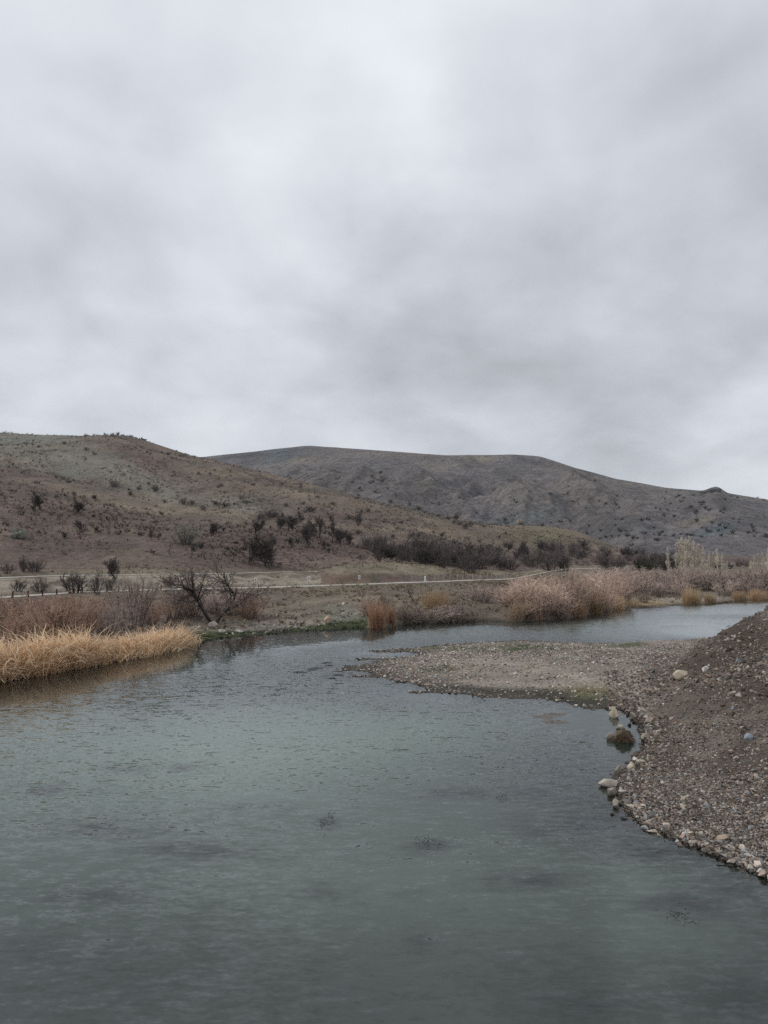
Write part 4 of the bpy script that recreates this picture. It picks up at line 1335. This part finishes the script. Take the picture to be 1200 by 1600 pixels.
clump(589, 986, 30, 42, 'rusty orange reed clump standing in the water at midstream bank', 420, (0.51, 0.33, 0.21), (0.36, 0.21, 0.14), 21)
clump(613, 979, 16, 32, 'narrow reddish reed clump just right of the rusty one', 220, (0.48, 0.32, 0.21), (0.32, 0.20, 0.13), 22)
clump(682, 958, 52, 32, 'golden bushy reed clump on top of the middle bank', 620, (0.61, 0.46, 0.29), (0.51, 0.35, 0.21), 23)
clump(808, 969, 34, 22, 'straw reed tuft at the left end of the willow thicket', 380, (0.57, 0.45, 0.32), (0.41, 0.30, 0.21), 24)
clump(835, 967, 36, 26, 'straw reed tuft below the tall pink willows', 340, (0.57, 0.44, 0.32), (0.41, 0.29, 0.21), 25)
clump(905, 966, 30, 32, 'orange reed clump at the foot of the willow thicket', 420, (0.53, 0.38, 0.25), (0.43, 0.28, 0.18), 26)
clump(930, 962, 34, 36, 'orange straw reed clump near the right end of the thicket', 420, (0.56, 0.41, 0.26), (0.43, 0.29, 0.18), 27)
clump(962, 952, 36, 28, 'golden reeds where the thicket meets the sandy spit', 460, (0.58, 0.45, 0.30), (0.48, 0.34, 0.22), 28)
clump(1083, 944, 36, 26, 'bushy golden reed clump at the end of the sandy spit', 520, (0.61, 0.48, 0.31), (0.51, 0.37, 0.24), 29)
clump(1112, 943, 22, 16, 'smaller golden reed clump beside the bushy one on the spit', 300, (0.58, 0.46, 0.31), (0.48, 0.35, 0.23), 30)
clump(1157, 938, 26, 16, 'golden reeds right of the spit, left of the last clump', 360, (0.56, 0.42, 0.28), (0.48, 0.34, 0.22), 31)
clump(1186, 938, 36, 17, 'golden reeds at the right edge of the picture', 460, (0.56, 0.41, 0.26), (0.48, 0.33, 0.22), 32)
clump(985, 947, 40, 9, 'low straw grass at the start of the sandy spit', 360, (0.53, 0.42, 0.28), (0.41, 0.31, 0.21), 34)

# ------------------------------------------------------------------ dry grass and clods
def tufts(name, n, pxr, pyr, ymin, ymax, size, c0, c1, label, seed, cat='grass', nb=6, keepf=None, lean=(.2, 1.0)):
    g = np.random.default_rng(seed)
    n0 = n * 3
    us = g.uniform(pxr[0], pxr[1], n0)
    ys = np.sqrt(g.uniform(ymin ** 2, ymax ** 2, n0))
    xs = (us - 600) / F * ys
    z, d, Dk, u = ground(xs, ys)
    ok = keepf(xs, ys, z, d, Dk, u, g)
    xs, ys, z = xs[ok][:n], ys[ok][:n], z[ok][:n]
    n = len(xs)
    rep = np.repeat(np.arange(n), nb)
    sz = (size[0] + (size[1] - size[0]) * g.random(n) ** 2)[rep]
    base = np.stack([xs[rep] + g.normal(0, .25, n * nb) * sz, ys[rep] + g.normal(0, .25, n * nb) * sz, z[rep] - .04], 1)
    la = g.random(n * nb) * 6.28
    ld = np.stack([np.cos(la), np.sin(la), np.zeros(n * nb)], 1)
    tv = g.random(n)[rep][:, None]
    V, Fc, C = blades(base, sz, sz * .28, ld, lean[0] + (lean[1] - lean[0]) * g.random(n * nb), g, c0, c0, k=3)
    C = (np.array(c0) * (1 - tv) + np.array(c1) * tv) * (.8 + .4 * g.random((n * nb, 1)))
    return link(name, mesh_np(name, V, Fc, np.repeat(C, 6, axis=0)), M_TUFT, kind='stuff', label=label, category=cat)


def patchy(xs, ys, sc, thr, g, seed):
    return fbm(xs * sc, ys * sc, seed, 3) > thr + g.normal(0, .25, len(xs))


tufts('grass', 12000, (-420, 1400), None, 45, 170, (.12, .5), (.22, .17, .11), (.13, .10, .075), 'dry winter grass and weeds over the river bank', 301,
      keepf=lambda xs, ys, z, d, Dk, u, g: (ys > Dk[0] + 1.2) & (ys < Dk[8] + 3) & ~((ys > Dk[3] - .3) & (ys < Dk[4] + .3)) & ~((ys > Dk[4]) & (ys < Dk[7]) & (u < 500) & (g.random(len(xs)) < .8)) & patchy(xs, ys, .12, -.05, g, 151))
tufts('grass', 13000, (-400, 1000), None, 140, 540, (.25, 1.1), (.20, .16, .125), (.065, .054, .047), 'low heath tufts covering the near hillside', 302,
      keepf=lambda xs, ys, z, d, Dk, u, g: (ys > Dk[8]) & (ys < Dk[11] + 4) & patchy(xs, ys, .035, 0.0, g, 153))
tufts('grass', 3500, (-60, 760), None, 135, 205, (.15, .6), (.16, .125, .10), (.05, .042, .038), 'sparse heath tufts low on the brown slope', 305,
      keepf=lambda xs, ys, z, d, Dk, u, g: (ys > Dk[8]) & (ys < Dk[9]) & patchy(xs, ys, .06, .05, g, 157))
tufts('grass', 2600, (285, 580), None, 55, 92, (.08, .28), (.07, .095, .034), (.045, .062, .024), 'bright green waterside growth along the stony shore', 303, lean=(.3, 1.2),
      keepf=lambda xs, ys, z, d, Dk, u, g: (ys > Dk[0] - .2) & (ys < Dk[0] + 1.8 + .6 * g.random(len(xs))) & (u > 297) & (u < 572))
tufts('grass', 2200, (560, 1100), None, 36, 60, (.03, .13), (.06, .10, .03), (.10, .11, .04), 'thin green growth on the gravel bar', 304, lean=(.4, 1.4),
      keepf=lambda xs, ys, z, d, Dk, u, g: (d > .1) & (z < .5) & (fbm(xs * .25, ys * .5, 93, 3) + .9 * np.exp(-((ys - 53) / 2.2) ** 2) + .8 * np.exp(-((ys - 37) / 1.5) ** 2) * (u > 840) > .45))

# ------------------------------------------------------------------ loose stones
g = np.random.default_rng(404)
# right bank and mound
N = 110000
us = g.uniform(940, 1560, N)
ys = 1.0 / g.uniform(1 / 43.0, 1 / 13.5, N)
xs = (us - 600) / F * ys
z, d, Dk, u = ground(xs, ys)
pat = fbm(xs * .55, ys * .3, 161, 4)
near = sstep(30, 22, ys) if False else 1 - sstep(21, 30, ys)
shorek = 1 - sstep(.3, 2.2, d)
ramp = np.exp(-(((project(xs, ys, z)[0] - 1050) / 70) ** 2 + ((project(xs, ys, z)[1] - 1105) / 28) ** 2))
prob = np.clip(.36 + .55 * near * sstep(-.15, .35, pat) + .5 * shorek + .35 * sstep(-.1, .4, pat), 0, 1) * (1 - .85 * ramp)
ok = (d > -.12) & (g.random(N) < prob) & (xs < 26)
xs, ys, z, d, u = xs[ok], ys[ok], z[ok], d[ok], u[ok]
sz = (.045 + .085 * g.random(len(xs)) ** 2.0 + .15 * (g.random(len(xs)) < .06) * g.random(len(xs))) * (1 + .8 * sstep(24, 34, ys)) * (1 + .35 * (1 - sstep(.1, 1.2, d)))
cols = STONE_COLS[g.integers(0, len(STONE_COLS), len(xs))] * (.8 + .4 * g.random((len(xs), 1)))
clod = g.random(len(xs)) < np.where(ys > 24, .5, .28)
cols = np.where(clod[:, None], np.array([.15, .118, .095]) * (.7 + .6 * g.random((len(xs), 1))), cols * .88)
cols = np.where((d < .12)[:, None], cols * .45, cols)          # wet at the waterline
pos = np.stack([xs, ys, z + sz * .12], 1)
big = np.argsort(-(sz / ys))
first = big[:230]
rest = big[230:]
link('gravel', stone_mass('gravel', pos[rest], sz[rest], g, cols[rest]), M_STONE, kind='stuff', label='loose stones strewn over the right bank and mound', category='gravel')
STONE_ME = []
for i, (V, Fc) in enumerate(STONE_KINDS):
    row = []
    for j in range(3):
        row.append(mesh_np('stone_%d_%d' % (i, j), V, Fc, np.tile(STONE_COLS[(i * 3 + j) % 8], (len(V), 1))))
    STONE_ME.append(row)


def loose(ix, posv, szv):
    for q in ix:
        o = link('stone', STONE_ME[random.randrange(14)][random.randrange(3)], M_STONE, O_BAR)
        o.location = posv[q]
        o.rotation_euler = (random.uniform(-.5, .5), random.uniform(-.5, .5), random.random() * 6.28)
        s_ = szv[q]
        o.scale = (s_, s_, s_)


loose(first, pos, sz)
# the flat bar
N = 46000
us = g.uniform(515, 1130, N)
ys = 1.0 / g.uniform(1 / 60.0, 1 / 33.0, N)
xs = (us - 600) / F * ys
z, d, Dk, u = ground(xs, ys)
pat = fbm(xs * .3, ys * .3, 171, 4)
band = .75 * np.exp(-((ys - 52) / 5) ** 2) + .35 * sstep(780, 600, us) if False else .75 * np.exp(-((ys - 52) / 5.5) ** 2) + .45 * (1 - sstep(600, 780, us))
ok = (d > -1.6) & (z < .9) & (g.random(N) < np.clip(.10 + 1.2 * band * sstep(-.5, .3, pat), 0, 1) * np.where(d < 0, .35 * sstep(-1.6, -.1, d) * sstep(-.2, .3, pat), 1))
xs, ys, z, d = xs[ok], ys[ok], z[ok], d[ok]
sz = .07 + .20 * g.random(len(xs)) ** 2.6
cols = STONE_COLS[g.integers(0, len(STONE_COLS), len(xs))] * (.85 + .4 * g.random((len(xs), 1)))
cols = np.where((d < .1)[:, None], cols * .4, cols)
pos = np.stack([xs, ys, z + sz * .1], 1)
big = np.argsort(-(sz / ys))
loose(big[:60], pos, sz)
link('gravel', stone_mass('bar_gravel', pos[big[60:]], sz[big[60:]], g, cols[big[60:]]), M_STONE, kind='stuff', label='pale pebbles covering the flat gravel bar', category='gravel')
# stony shore of the far bank
N = 12000
us = g.uniform(296, 590, N)
ys = g.uniform(56, 92, N)
xs = (us - 600) / F * ys
z, d, Dk, u = ground(xs, ys)
pxx, pyy = project(xs, ys, z)
kk = np.exp(-(((pxx - 400) / 95) ** 2 + ((pyy - 981) / 11) ** 2)) + .6 * np.exp(-(((pxx - 490) / 60) ** 2 + ((pyy - 963) / 14) ** 2)) + .5 * np.exp(-(((pxx - 545) / 25) ** 2 + ((pyy - 958) / 12) ** 2))
ok = (ys > Dk[0] + .6) & (g.random(N) < np.clip(kk, 0, 1) * .55 * sstep(-.4, .3, fbm(xs * .3, ys * .3, 191, 3)))
xs, ys, z = xs[ok], ys[ok], z[ok]
sz = .14 + .42 * g.random(len(xs)) ** 2.5
cols = STONE_COLS[g.integers(0, 7, len(xs))] * (.6 + .5 * g.random((len(xs), 1)))
link('gravel', stone_mass('shore_rubble', np.stack([xs, ys, z + sz * .1], 1), sz, g, cols), M_STONE, kind='stuff', label='pale rubble on the far stony shore below the big tree', category='gravel')
# clods and stones on the near hill
N = 5000
us = g.uniform(-40, 760, N)
ys = np.sqrt(g.uniform(140 ** 2, 480 ** 2, N))
xs = (us - 600) / F * ys
z, d, Dk, u = ground(xs, ys)
ok = (ys > Dk[8] + 2) & (ys < Dk[11]) & (fbm(xs * .03, ys * .03, 181, 3) + g.normal(0, .2, N) > .1)
xs, ys, z = xs[ok], ys[ok], z[ok]
sz = .25 + .9 * g.random(len(xs)) ** 3
link('gravel', stone_mass('hill_stones', np.stack([xs, ys, z], 1), sz, g, np.array([[.17, .155, .135]]) * (.5 + .9 * g.random((len(xs), 1)))), M_STONE, kind='stuff', label='scattered stones over the near hillside', category='stones')


# ------------------------------------------------------------------ boulders one can point at
def boulder(px, py, wpx, hpx, label, seed, col, water=False, name='boulder'):
    if water:
        x, y = on_level(px, py)
        z = 0.0
    else:
        x, y, z = hit(px, py)
    k = y / F
    V, Fc = hull_stone(seed, 15, .9)
    V = V @ rot_mats(1, np.random.default_rng(seed), .45)[0].T
    bm = bmesh.new()
    vs = [bm.verts.new(v) for v in V]
    for f in Fc:
        bm.faces.new([vs[i] for i in f])
    bmesh.ops.bevel(bm, geom=bm.edges[:], offset=.02, segments=1, affect='EDGES', profile=.5)
    bmesh.ops.triangulate(bm, faces=bm.faces[:])
    bm.verts.index_update()
    V = np.array([v.co[:] for v in bm.verts])
    Fc = np.array([[v.index for v in f.verts] for f in bm.faces])
    bm.free()
    V = V / (V.max(0) - V.min(0)) * np.array([wpx * k * .95, max(wpx * k * .7, hpx * k * .8), hpx * k * 1.2])
    gg = np.random.default_rng(seed)
    C = np.tile(np.array(col), (len(V), 1)) * (.92 + .16 * gg.random((len(V), 1)))
    if water:
        C = np.where((V[:, 2:3] < -hpx * k * .02), C * .35, C)
    V[:, 2] += hpx * k * .22
    o = link(name, mesh_np(name, V, Fc, C), M_STONE, label=label, category='rock')
    o.location = (x, y + wpx * k * .3, z)
    return o


PALE_, GREY_, PINK_ = (.42, .37, .30), (.27, .27, .275), (.36, .27, .22)
for a in [(1068, 1061, 24, 15, 'large pale boulder at the foot of the dark mound', 601, (.47, .40, .31)), (1108, 1061, 14, 9, 'reddish boulder right of the large pale one on the mound', 602, (.36, .25, .19)),
          (1104, 1049, 11, 9, 'white rock just above the reddish boulder', 603, (.5, .48, .45)), (1139, 1003, 12, 8, 'pale boulder high on the mound edge', 604, PALE_),
          (1149, 998, 8, 7, 'smaller pale boulder right of the one high on the mound', 605, (.45, .4, .34)), (1173, 1160, 13, 12, 'bluish grey boulder on the right bank', 606, (.33, .37, .42)),
          (1152, 1191, 11, 8, 'oval cream stone below the bluish boulder', 607, (.46, .41, .34)), (1070, 1267, 14, 9, 'angular cream slab in the middle of the right bank', 608, (.48, .41, .32)),
          (1135, 1319, 22, 12, 'flat tan slab near the lower shore', 609, (.33, .26, .19)), (1191, 1369, 13, 11, 'grey white cobble at the waterline by the right edge', 610, (.44, .43, .41)),
          (1174, 1362, 10, 9, 'cream cobble left of the grey white one at the waterline', 611, (.48, .43, .35)), (1163, 1256, 12, 10, 'pinkish stone low on the right bank', 612, (.40, .30, .26)),
          (1068, 1252, 8, 7, 'small cream stone just above the angular slab', 613, (.46, .4, .33)), (1060, 1319, 8, 6, 'white stone on the lower shore edge', 614, (.6, .59, .56)),
          (1072, 1311, 10, 8, 'pale grey stone above the white shore stone', 615, (.44, .41, .37)), (1187, 1262, 7, 6, 'white pebble right of the pinkish stone', 616, (.55, .53, .5)),
          (989, 1202, 17, 11, 'cream boulder on the shore above the twin rocks', 617, (.45, .39, .3)), (1003, 1196, 14, 10, 'cream boulder right of another on the shore', 618, (.43, .38, .3)),
          (1010, 1156, 15, 11, 'pale boulder where the shore juts by the debris', 619, (.42, .37, .3)), (990, 1125, 12, 9, 'pale grey rock at the inner end of the bay', 620, (.38, .34, .28)),
          (511, 974, 12, 14, 'upright orange boulder on the far stony shore', 621, (.47, .35, .25)), (331, 979, 17, 10, 'smooth cream boulder at the foot of the big tree', 622, (.46, .40, .36)),
          (346, 989, 12, 6, 'pale slab on the shore right of the big tree', 623, (.45, .42, .38)), (373, 989, 16, 6, 'long pale slab at the top of the green waterline', 624, (.45, .42, .38)),
          (537, 945, 7, 5, 'white stone on the green mound of the far bank', 625, (.55, .53, .48)), (505, 978, 9, 6, 'cream stone just below the upright orange boulder', 626, (.46, .4, .33))]:
    boulder(*a)
for a in [(962, 1122, 17, 17, 'brown topped rock standing in the bay, farthest out of four', 631, (.36, .31, .23)), (970, 1141, 15, 9, 'low cream rock in the bay between rock and debris', 632, (.46, .41, .33)),
          (954, 1156, 16, 14, 'pale rock leaning on the debris clump in the bay', 633, (.44, .39, .31)), (969, 1209, 15, 15, 'pointed tan rock at the shore below the bay', 634, (.38, .32, .24)),
          (959, 1232, 32, 13, 'broad flat cream rock at the water edge', 635, (.36, .32, .26)), (957, 1243, 16, 15, 'round cream rock in front of the broad flat one', 636, (.46, .40, .33)),
          (963, 1262, 10, 15, 'upright cream rock at the point of the shore', 637, (.45, .39, .32)), (976, 1281, 11, 5, 'small black wet rock in the water off the point', 638, (.05, .045, .04)),
          (957, 1274, 6, 4, 'tiny black wet rock farther out off the point', 639, (.05, .045, .04)), (985, 1134, 7, 4, 'small dark rock awash beside the bay shore', 640, (.06, .055, .05))]:
    boulder(*a, water=True)

# washed-up root clump in the bay
x, y = on_level(976, 1160)
k = y / F
gg = np.random.default_rng(77)
rs = [(lambda Vv, Ff: (Vv * np.array([34 * k, 22 * k, 26 * k]) * np.array([1, 1, 1.25]) + np.array([0, 0, .10]), Ff, shade((.13, .10, .065), len(Vv), gg)))(*hull_stone(91, 40, .9))]
n = 160
ph = gg.random(n) * 6.28
st = np.stack([np.cos(ph) * 12 * k, np.sin(ph) * 8 * k, gg.random(n) * 7 * k], 1)
dv = unit(np.stack([np.cos(ph), np.sin(ph), gg.normal(-.1, .5, n)], 1))
P_, R_ = branch(st, dv, np.full(n, .16) + .12 * gg.random(n), np.full(n, .013), np.full(n, .005), 4, .4, -.12, gg)
rc = link('root_clump', mesh_np('root_clump', *pack(rs + [tubes(P_, R_, shade((.15, .11, .07), n, gg))])), M_BARK,
          label='brown root and earth clump washed up in the bay', category='driftwood')
rc.location = (x, y + .2, 0.0)


def dead_branch(px, py, tip_px, tip_py, label, seed, r=.07, twigs=7, ymin=40):
    x, y, z = hit(px, py, ymin)
    sx, sz_ = slopes(tip_px, tip_py)
    tip = np.array([sx * y, y, H + sz_ * y])
    st = np.array([x, y, z - .1])
    L = np.linalg.norm(tip - st)
    gg = np.random.default_rng(seed)
    t = np.linspace(0, 1, 7)[:, None]
    P = (st + (tip - st) * t + np.concatenate([[[0, 0, 0]], gg.normal(0, .035 * L, (5, 3)), [[0, 0, 0]]]))[None]
    R = np.linspace(r, r * .3, 7)[None]
    parts = [tubes(P, R, np.array([[.035, .029, .027]]))]
    s, d1, l1 = children(P, np.array([L]), twigs, .3, 1, .6, .35, gg, .3)
    P1, R1 = branch(s, d1, l1, np.full(twigs, r * .4), np.full(twigs, r * .2), 4, .2, .05, gg)
    parts.append(tubes(P1, R1, np.tile([[.04, .034, .03]], (twigs, 1))))
    V, Fc, C = pack(parts)
    o = link('dead_branch', mesh_np('dead_branch', V - st, Fc, C), M_BARK, label=label, category='branch')
    o.location = st
    return o


dead_branch(652, 946, 630, 912, 'long dark dead branch leaning left out of the golden reeds', 1)
dead_branch(664, 944, 677, 914, 'shorter dark dead branch leaning right above the golden reeds', 2)
dead_branch(250, 982, 264, 964, 'short dark dead branch poking up behind the reed bed', 3, .09, 5)
dead_branch(838, 1062, 868, 1057, 'curved driftwood stick lying on the gravel bar', 4, .05, 2, 30)
dead_branch(0, 965, 30, 945, 'bare slanting branch on the bank at the left edge', 5, .06, 6)

# ------------------------------------------------------------------ posts, signs
def box(cx, cy, cz, sx, sy, sz, taper=1.0, bev=.15):
    """a box with chamfered vertical edges, base at cz"""
    b = min(sx, sy) * bev
    ring = [(-sx / 2 + b, -sy / 2), (sx / 2 - b, -sy / 2), (sx / 2, -sy / 2 + b), (sx / 2, sy / 2 - b), (sx / 2 - b, sy / 2), (-sx / 2 + b, sy / 2), (-sx / 2, sy / 2 - b), (-sx / 2, -sy / 2 + b)]
    V = [(cx + a, cy + c_, cz) for a, c_ in ring] + [(cx + a * taper, cy + c_ * taper, cz + sz * .94) for a, c_ in ring] + [(cx + a * taper * .7, cy + c_ * taper * .7, cz + sz) for a, c_ in ring]
    Fc = []
    for l in (0, 8):
        for i in range(8):
            j = (i + 1) % 8
            Fc.append([l + i, l + j, l + 8 + j, l + 8 + i])
    for i in (0, 2, 4):
        Fc.append([16, 17 + i, 18 + i, 18 + i if i == 6 else 19 + i] if False else [16, 17 + i, 18 + i, min(19 + i, 23)])
    return np.array(V, float), np.array(Fc)


def boxes_mesh(name, lst):
    parts = [(*box(*b), np.zeros((24, 3))) for b in lst]
    V, Fc, _ = pack(parts)
    me = bpy.data.meshes.new(name)
    me.from_pydata(V.tolist(), [], [list(dict.fromkeys(f)) for f in Fc.tolist() if len(set(f)) > 2])
    me.update()
    return me


POST_ME = boxes_mesh('wood_post', [(0, 0, -.2, .16, .16, 1.0, .9)])
for i, px in enumerate([22, 47, 69, 91, 112, 131, 150, 169, 187, 204, 253]):
    u = px
    y = float(np.interp(u, UG, dD)) - .5
    x = (u - 600) / F * y
    o = link('roadside_post', POST_ME, M_WOODPOST, label='short dark roadside post, %s from the left along the lower road' % ordinal(i + 1), category='post', group='dark posts along the lower road')
    o.location = (x, y, gz(x, y))
    o.rotation_euler = (random.uniform(-.06, .06), random.uniform(-.06, .06), random.uniform(-.4, .4))
    o.scale = (1, 1, random.uniform(.9, 1.15))
CPOST = boxes_mesh('concrete_post', [(0, 0, -.2, .14, .14, 1.35, .85)])
for i, px in enumerate([643, 679, 685, 693, 703, 715, 723, 738, 750, 761, 767, 775, 782, 787, 792, 798, 803]):
    y = float(np.interp(px, UG, dE)) + .9
    x = (px - 600) / F * y
    o = link('fence_post', CPOST, M_CONCRETE, label='pale concrete fence post, %s from the left along the lower road bend' % ordinal(i + 1), category='post', group='pale posts along the road bend')
    o.location = (x, y, gz(x, y))
    o.rotation_euler = (random.uniform(-.07, .07), random.uniform(-.07, .07), random.uniform(-.4, .4))
    o.scale = (1, 1, random.uniform(.75, 1.15))


def roadside(name, px, off, label, cat, build, side=1):
    y = float(np.interp(px, UG, dE if side > 0 else dD)) + off
    x = (px - 600) / F * y
    e = link(name, None, label=label, category=cat)
    e.location = (x, y, gz(x, y))
    build(e)
    return e


for px, wd, lab in [(400, .42, 'small white road sign on a thin post, nearest the big tree'), (483, .5, 'wider white road sign on a thin post in the middle'),
                    (561.5, .38, 'small white road sign on a thin post beside the red cut bank')]:
    def mk(e, wd=wd):
        link('post', boxes_mesh('sign_post', [(0, 0, -.2, .06, .06, 1.15, 1)]), M_METAL, e)
        p = link('sign_panel', boxes_mesh('sign_panel', [(0, -.05, .72, wd, .03, .68, 1, .1)]), M_WHITE, e)
        link('sign_mark', boxes_mesh('sign_mark', [(-wd * .16, -.072, .92, wd * .14, .012, .30, 1), (wd * .16, -.072, .92, wd * .14, .012, .30, 1), (0, -.072, .90, wd * .30, .013, .08, 1)]), M_DARKMARK, p)
    roadside('road_sign', px, 1.0, lab, 'sign', mk)
link('marker_stone', boxes_mesh('marker_stone', [(0, 0, -.2, .34, .26, 1.15, .92), (0, 0, -.19, .46, .36, .3, .95)]), M_WHITE, label='thick white marker block at the edge of the lower road', category='marker')
yk = float(np.interp(664, UG, dE)) + .7
bpy.data.objects['marker_stone'].location = ((664 - 600) / F * yk, yk, gz((664 - 600) / F * yk, yk))
link('marker_pole', boxes_mesh('marker_pole', [(0, 0, -.2, .05, .05, 1.9, .8)]), M_METAL, label='thin leaning pole between the second and third road signs', category='pole')
yk = float(np.interp(535, UG, dE)) + .8
o = bpy.data.objects['marker_pole']
o.location = ((535 - 600) / F * yk, yk, gz((535 - 600) / F * yk, yk))
o.rotation_euler = (0, -.12, 0)
o = link('marker_pole', boxes_mesh('marker_pole_b', [(0, 0, -.2, .05, .05, 1.7, .8)]), M_METAL, label='thin upright pole just left of the white marker block', category='pole')
yk = float(np.interp(652, UG, dE)) + .8
o.location = ((652 - 600) / F * yk, yk, gz((652 - 600) / F * yk, yk))
o = link('fence_post', CPOST, M_CONCRETE, label='lone pale post standing on the grass below the road bend', category='post')
o.location = hit(699, 924, 80)
o.scale = (1, 1, .8)

# ------------------------------------------------------------------ weed and mud at the water surface
def patch(px, py, rx, ry, hgt, label, mat, name, seed, cat):
    x, y = on_level(px, py)
    k = y / F
    ydep = (H * F / (y * y))                 # picture pixels per metre of depth
    gg = np.random.default_rng(seed)
    n, rings = 28, 5
    a = np.linspace(0, 6.283, n, endpoint=False)
    rad = 1 + .30 * np.sin(a * 2 + gg.random() * 6) + .2 * np.sin(a * 5 + gg.random() * 6) + .12 * gg.normal(0, 1, n)
    V = [(0, 0, hgt)]
    for r_ in range(1, rings + 1):
        t = r_ / rings
        for i in range(n):
            V.append((math.cos(a[i]) * rad[i] * t * rx * k, math.sin(a[i]) * rad[i] * t * ry / ydep, hgt * (1 - t ** 2) * (1 + .8 * gg.normal(0, .5)) - .012 * t ** 6 * 3))
    Fc = [[0, 1 + i, 1 + (i + 1) % n] for i in range(n)]
    for r_ in range(rings - 1):
        b = 1 + r_ * n
        for i in range(n):
            j = (i + 1) % n
            Fc += [[b + i, b + n + i, b + n + j], [b + i, b + n + j, b + j]]
    o = link(name, mesh_np(name, np.array(V), np.array(Fc), None, True), mat, label=label, category=cat)
    o.location = (x, y, .004)
    return o


for i, a in enumerate([(468, 1050.5, 11, 2.0, 'dark weed mat on the water, leftmost of the small mats'), (489, 1046, 11, 3, 'dark weed mat on the water, right of the leftmost mat'),
                       (510, 1036, 9, 1.5, 'thin dark weed mat farthest out toward the stony shore'), (520, 1060, 6, 1.6, 'small dark weed mat off the tip of the gravel bar'),
                       (528, 1055, 9, 2.2, 'dark weed mat just off the tip of the gravel bar'), (515, 1040, 7, 1.2, 'tiny dark weed mat behind the leftmost mats')]):
    patch(*a[:4], .03, a[4], M_WEED, 'weed_mat', 700 + i, 'waterweed')
patch(848, 1120, 20, 3.6, .03, 'long grey mud patch showing above the calm water', M_MUD, 'mud_patch', 711, 'mud')
patch(868, 1116, 18, 2.6, .03, 'thin grey mud patch behind the long one', M_MUD, 'mud_patch', 712, 'mud')
patch(868, 1128, 20, 4, .035, 'wide grey mud patch in front of the long one', M_MUD, 'mud_patch', 713, 'mud')
for i, (px, py, wd, lab) in enumerate([(670, 1316, 16, 'dark waterweed tuft breaking the surface in the middle of the pool'), (508, 1290, 9, 'small dark waterweed tuft left of the larger one'),
                                       (512, 1278, 8, 'faint waterweed tuft just behind the small one'), (1066, 1433, 18, 'waterweed tuft near the lower right of the pool'),
                                       (784, 1245, 7, 'tiny waterweed tuft on the calm streak')]):
    x, y = on_level(px, py)
    k = y / F
    gg = np.random.default_rng(720 + i)
    n = 110
    base = np.stack([x + gg.normal(0, .5, n) * wd * k, y + gg.normal(0, .22, n), np.full(n, -.05)], 1)
    la = gg.random(n) * 6.28
    V, Fc, C = blades(base, np.full(n, .075) + .05 * gg.random(n), np.full(n, .022), np.stack([np.cos(la), np.sin(la), 0 * la], 1), .8 + gg.random(n), gg, (.02, .024, .016), (.03, .03, .022))
    o = link('waterweed', mesh_np('waterweed', V - np.array([x, y, 0]), Fc, C), M_TUFT, label=lab, category='waterweed')
    o.location = (x, y, 0)

# ------------------------------------------------------------------ the air of the valley
hv = np.array([[a, b, c_] for c_ in (-3.5, 262) for a, b in ((-6200, -320), (6200, -320), (6200, 2700), (-6200, 2700))], float)
hf = np.array([[3, 2, 1, 0], [4, 5, 6, 7], [0, 1, 5, 4], [1, 2, 6, 5], [2, 3, 7, 6], [3, 0, 4, 7]])
m_h = bpy.data.materials.new('valley_haze')
m_h.use_nodes = True
th = NT(m_h.node_tree)
vol = th.n('ShaderNodeVolumePrincipled', {'Color': (.86, .90, .96, 1), 'Density': HAZE, 'Anisotropy': 0.2})
th.n('ShaderNodeOutputMaterial', {'Volume': vol.outputs[0]})
if HAZE > 0:
    link('haze', mesh_np('haze', hv, hf), m_h, kind='stuff', label='thin pale winter haze filling the valley', category='haze')
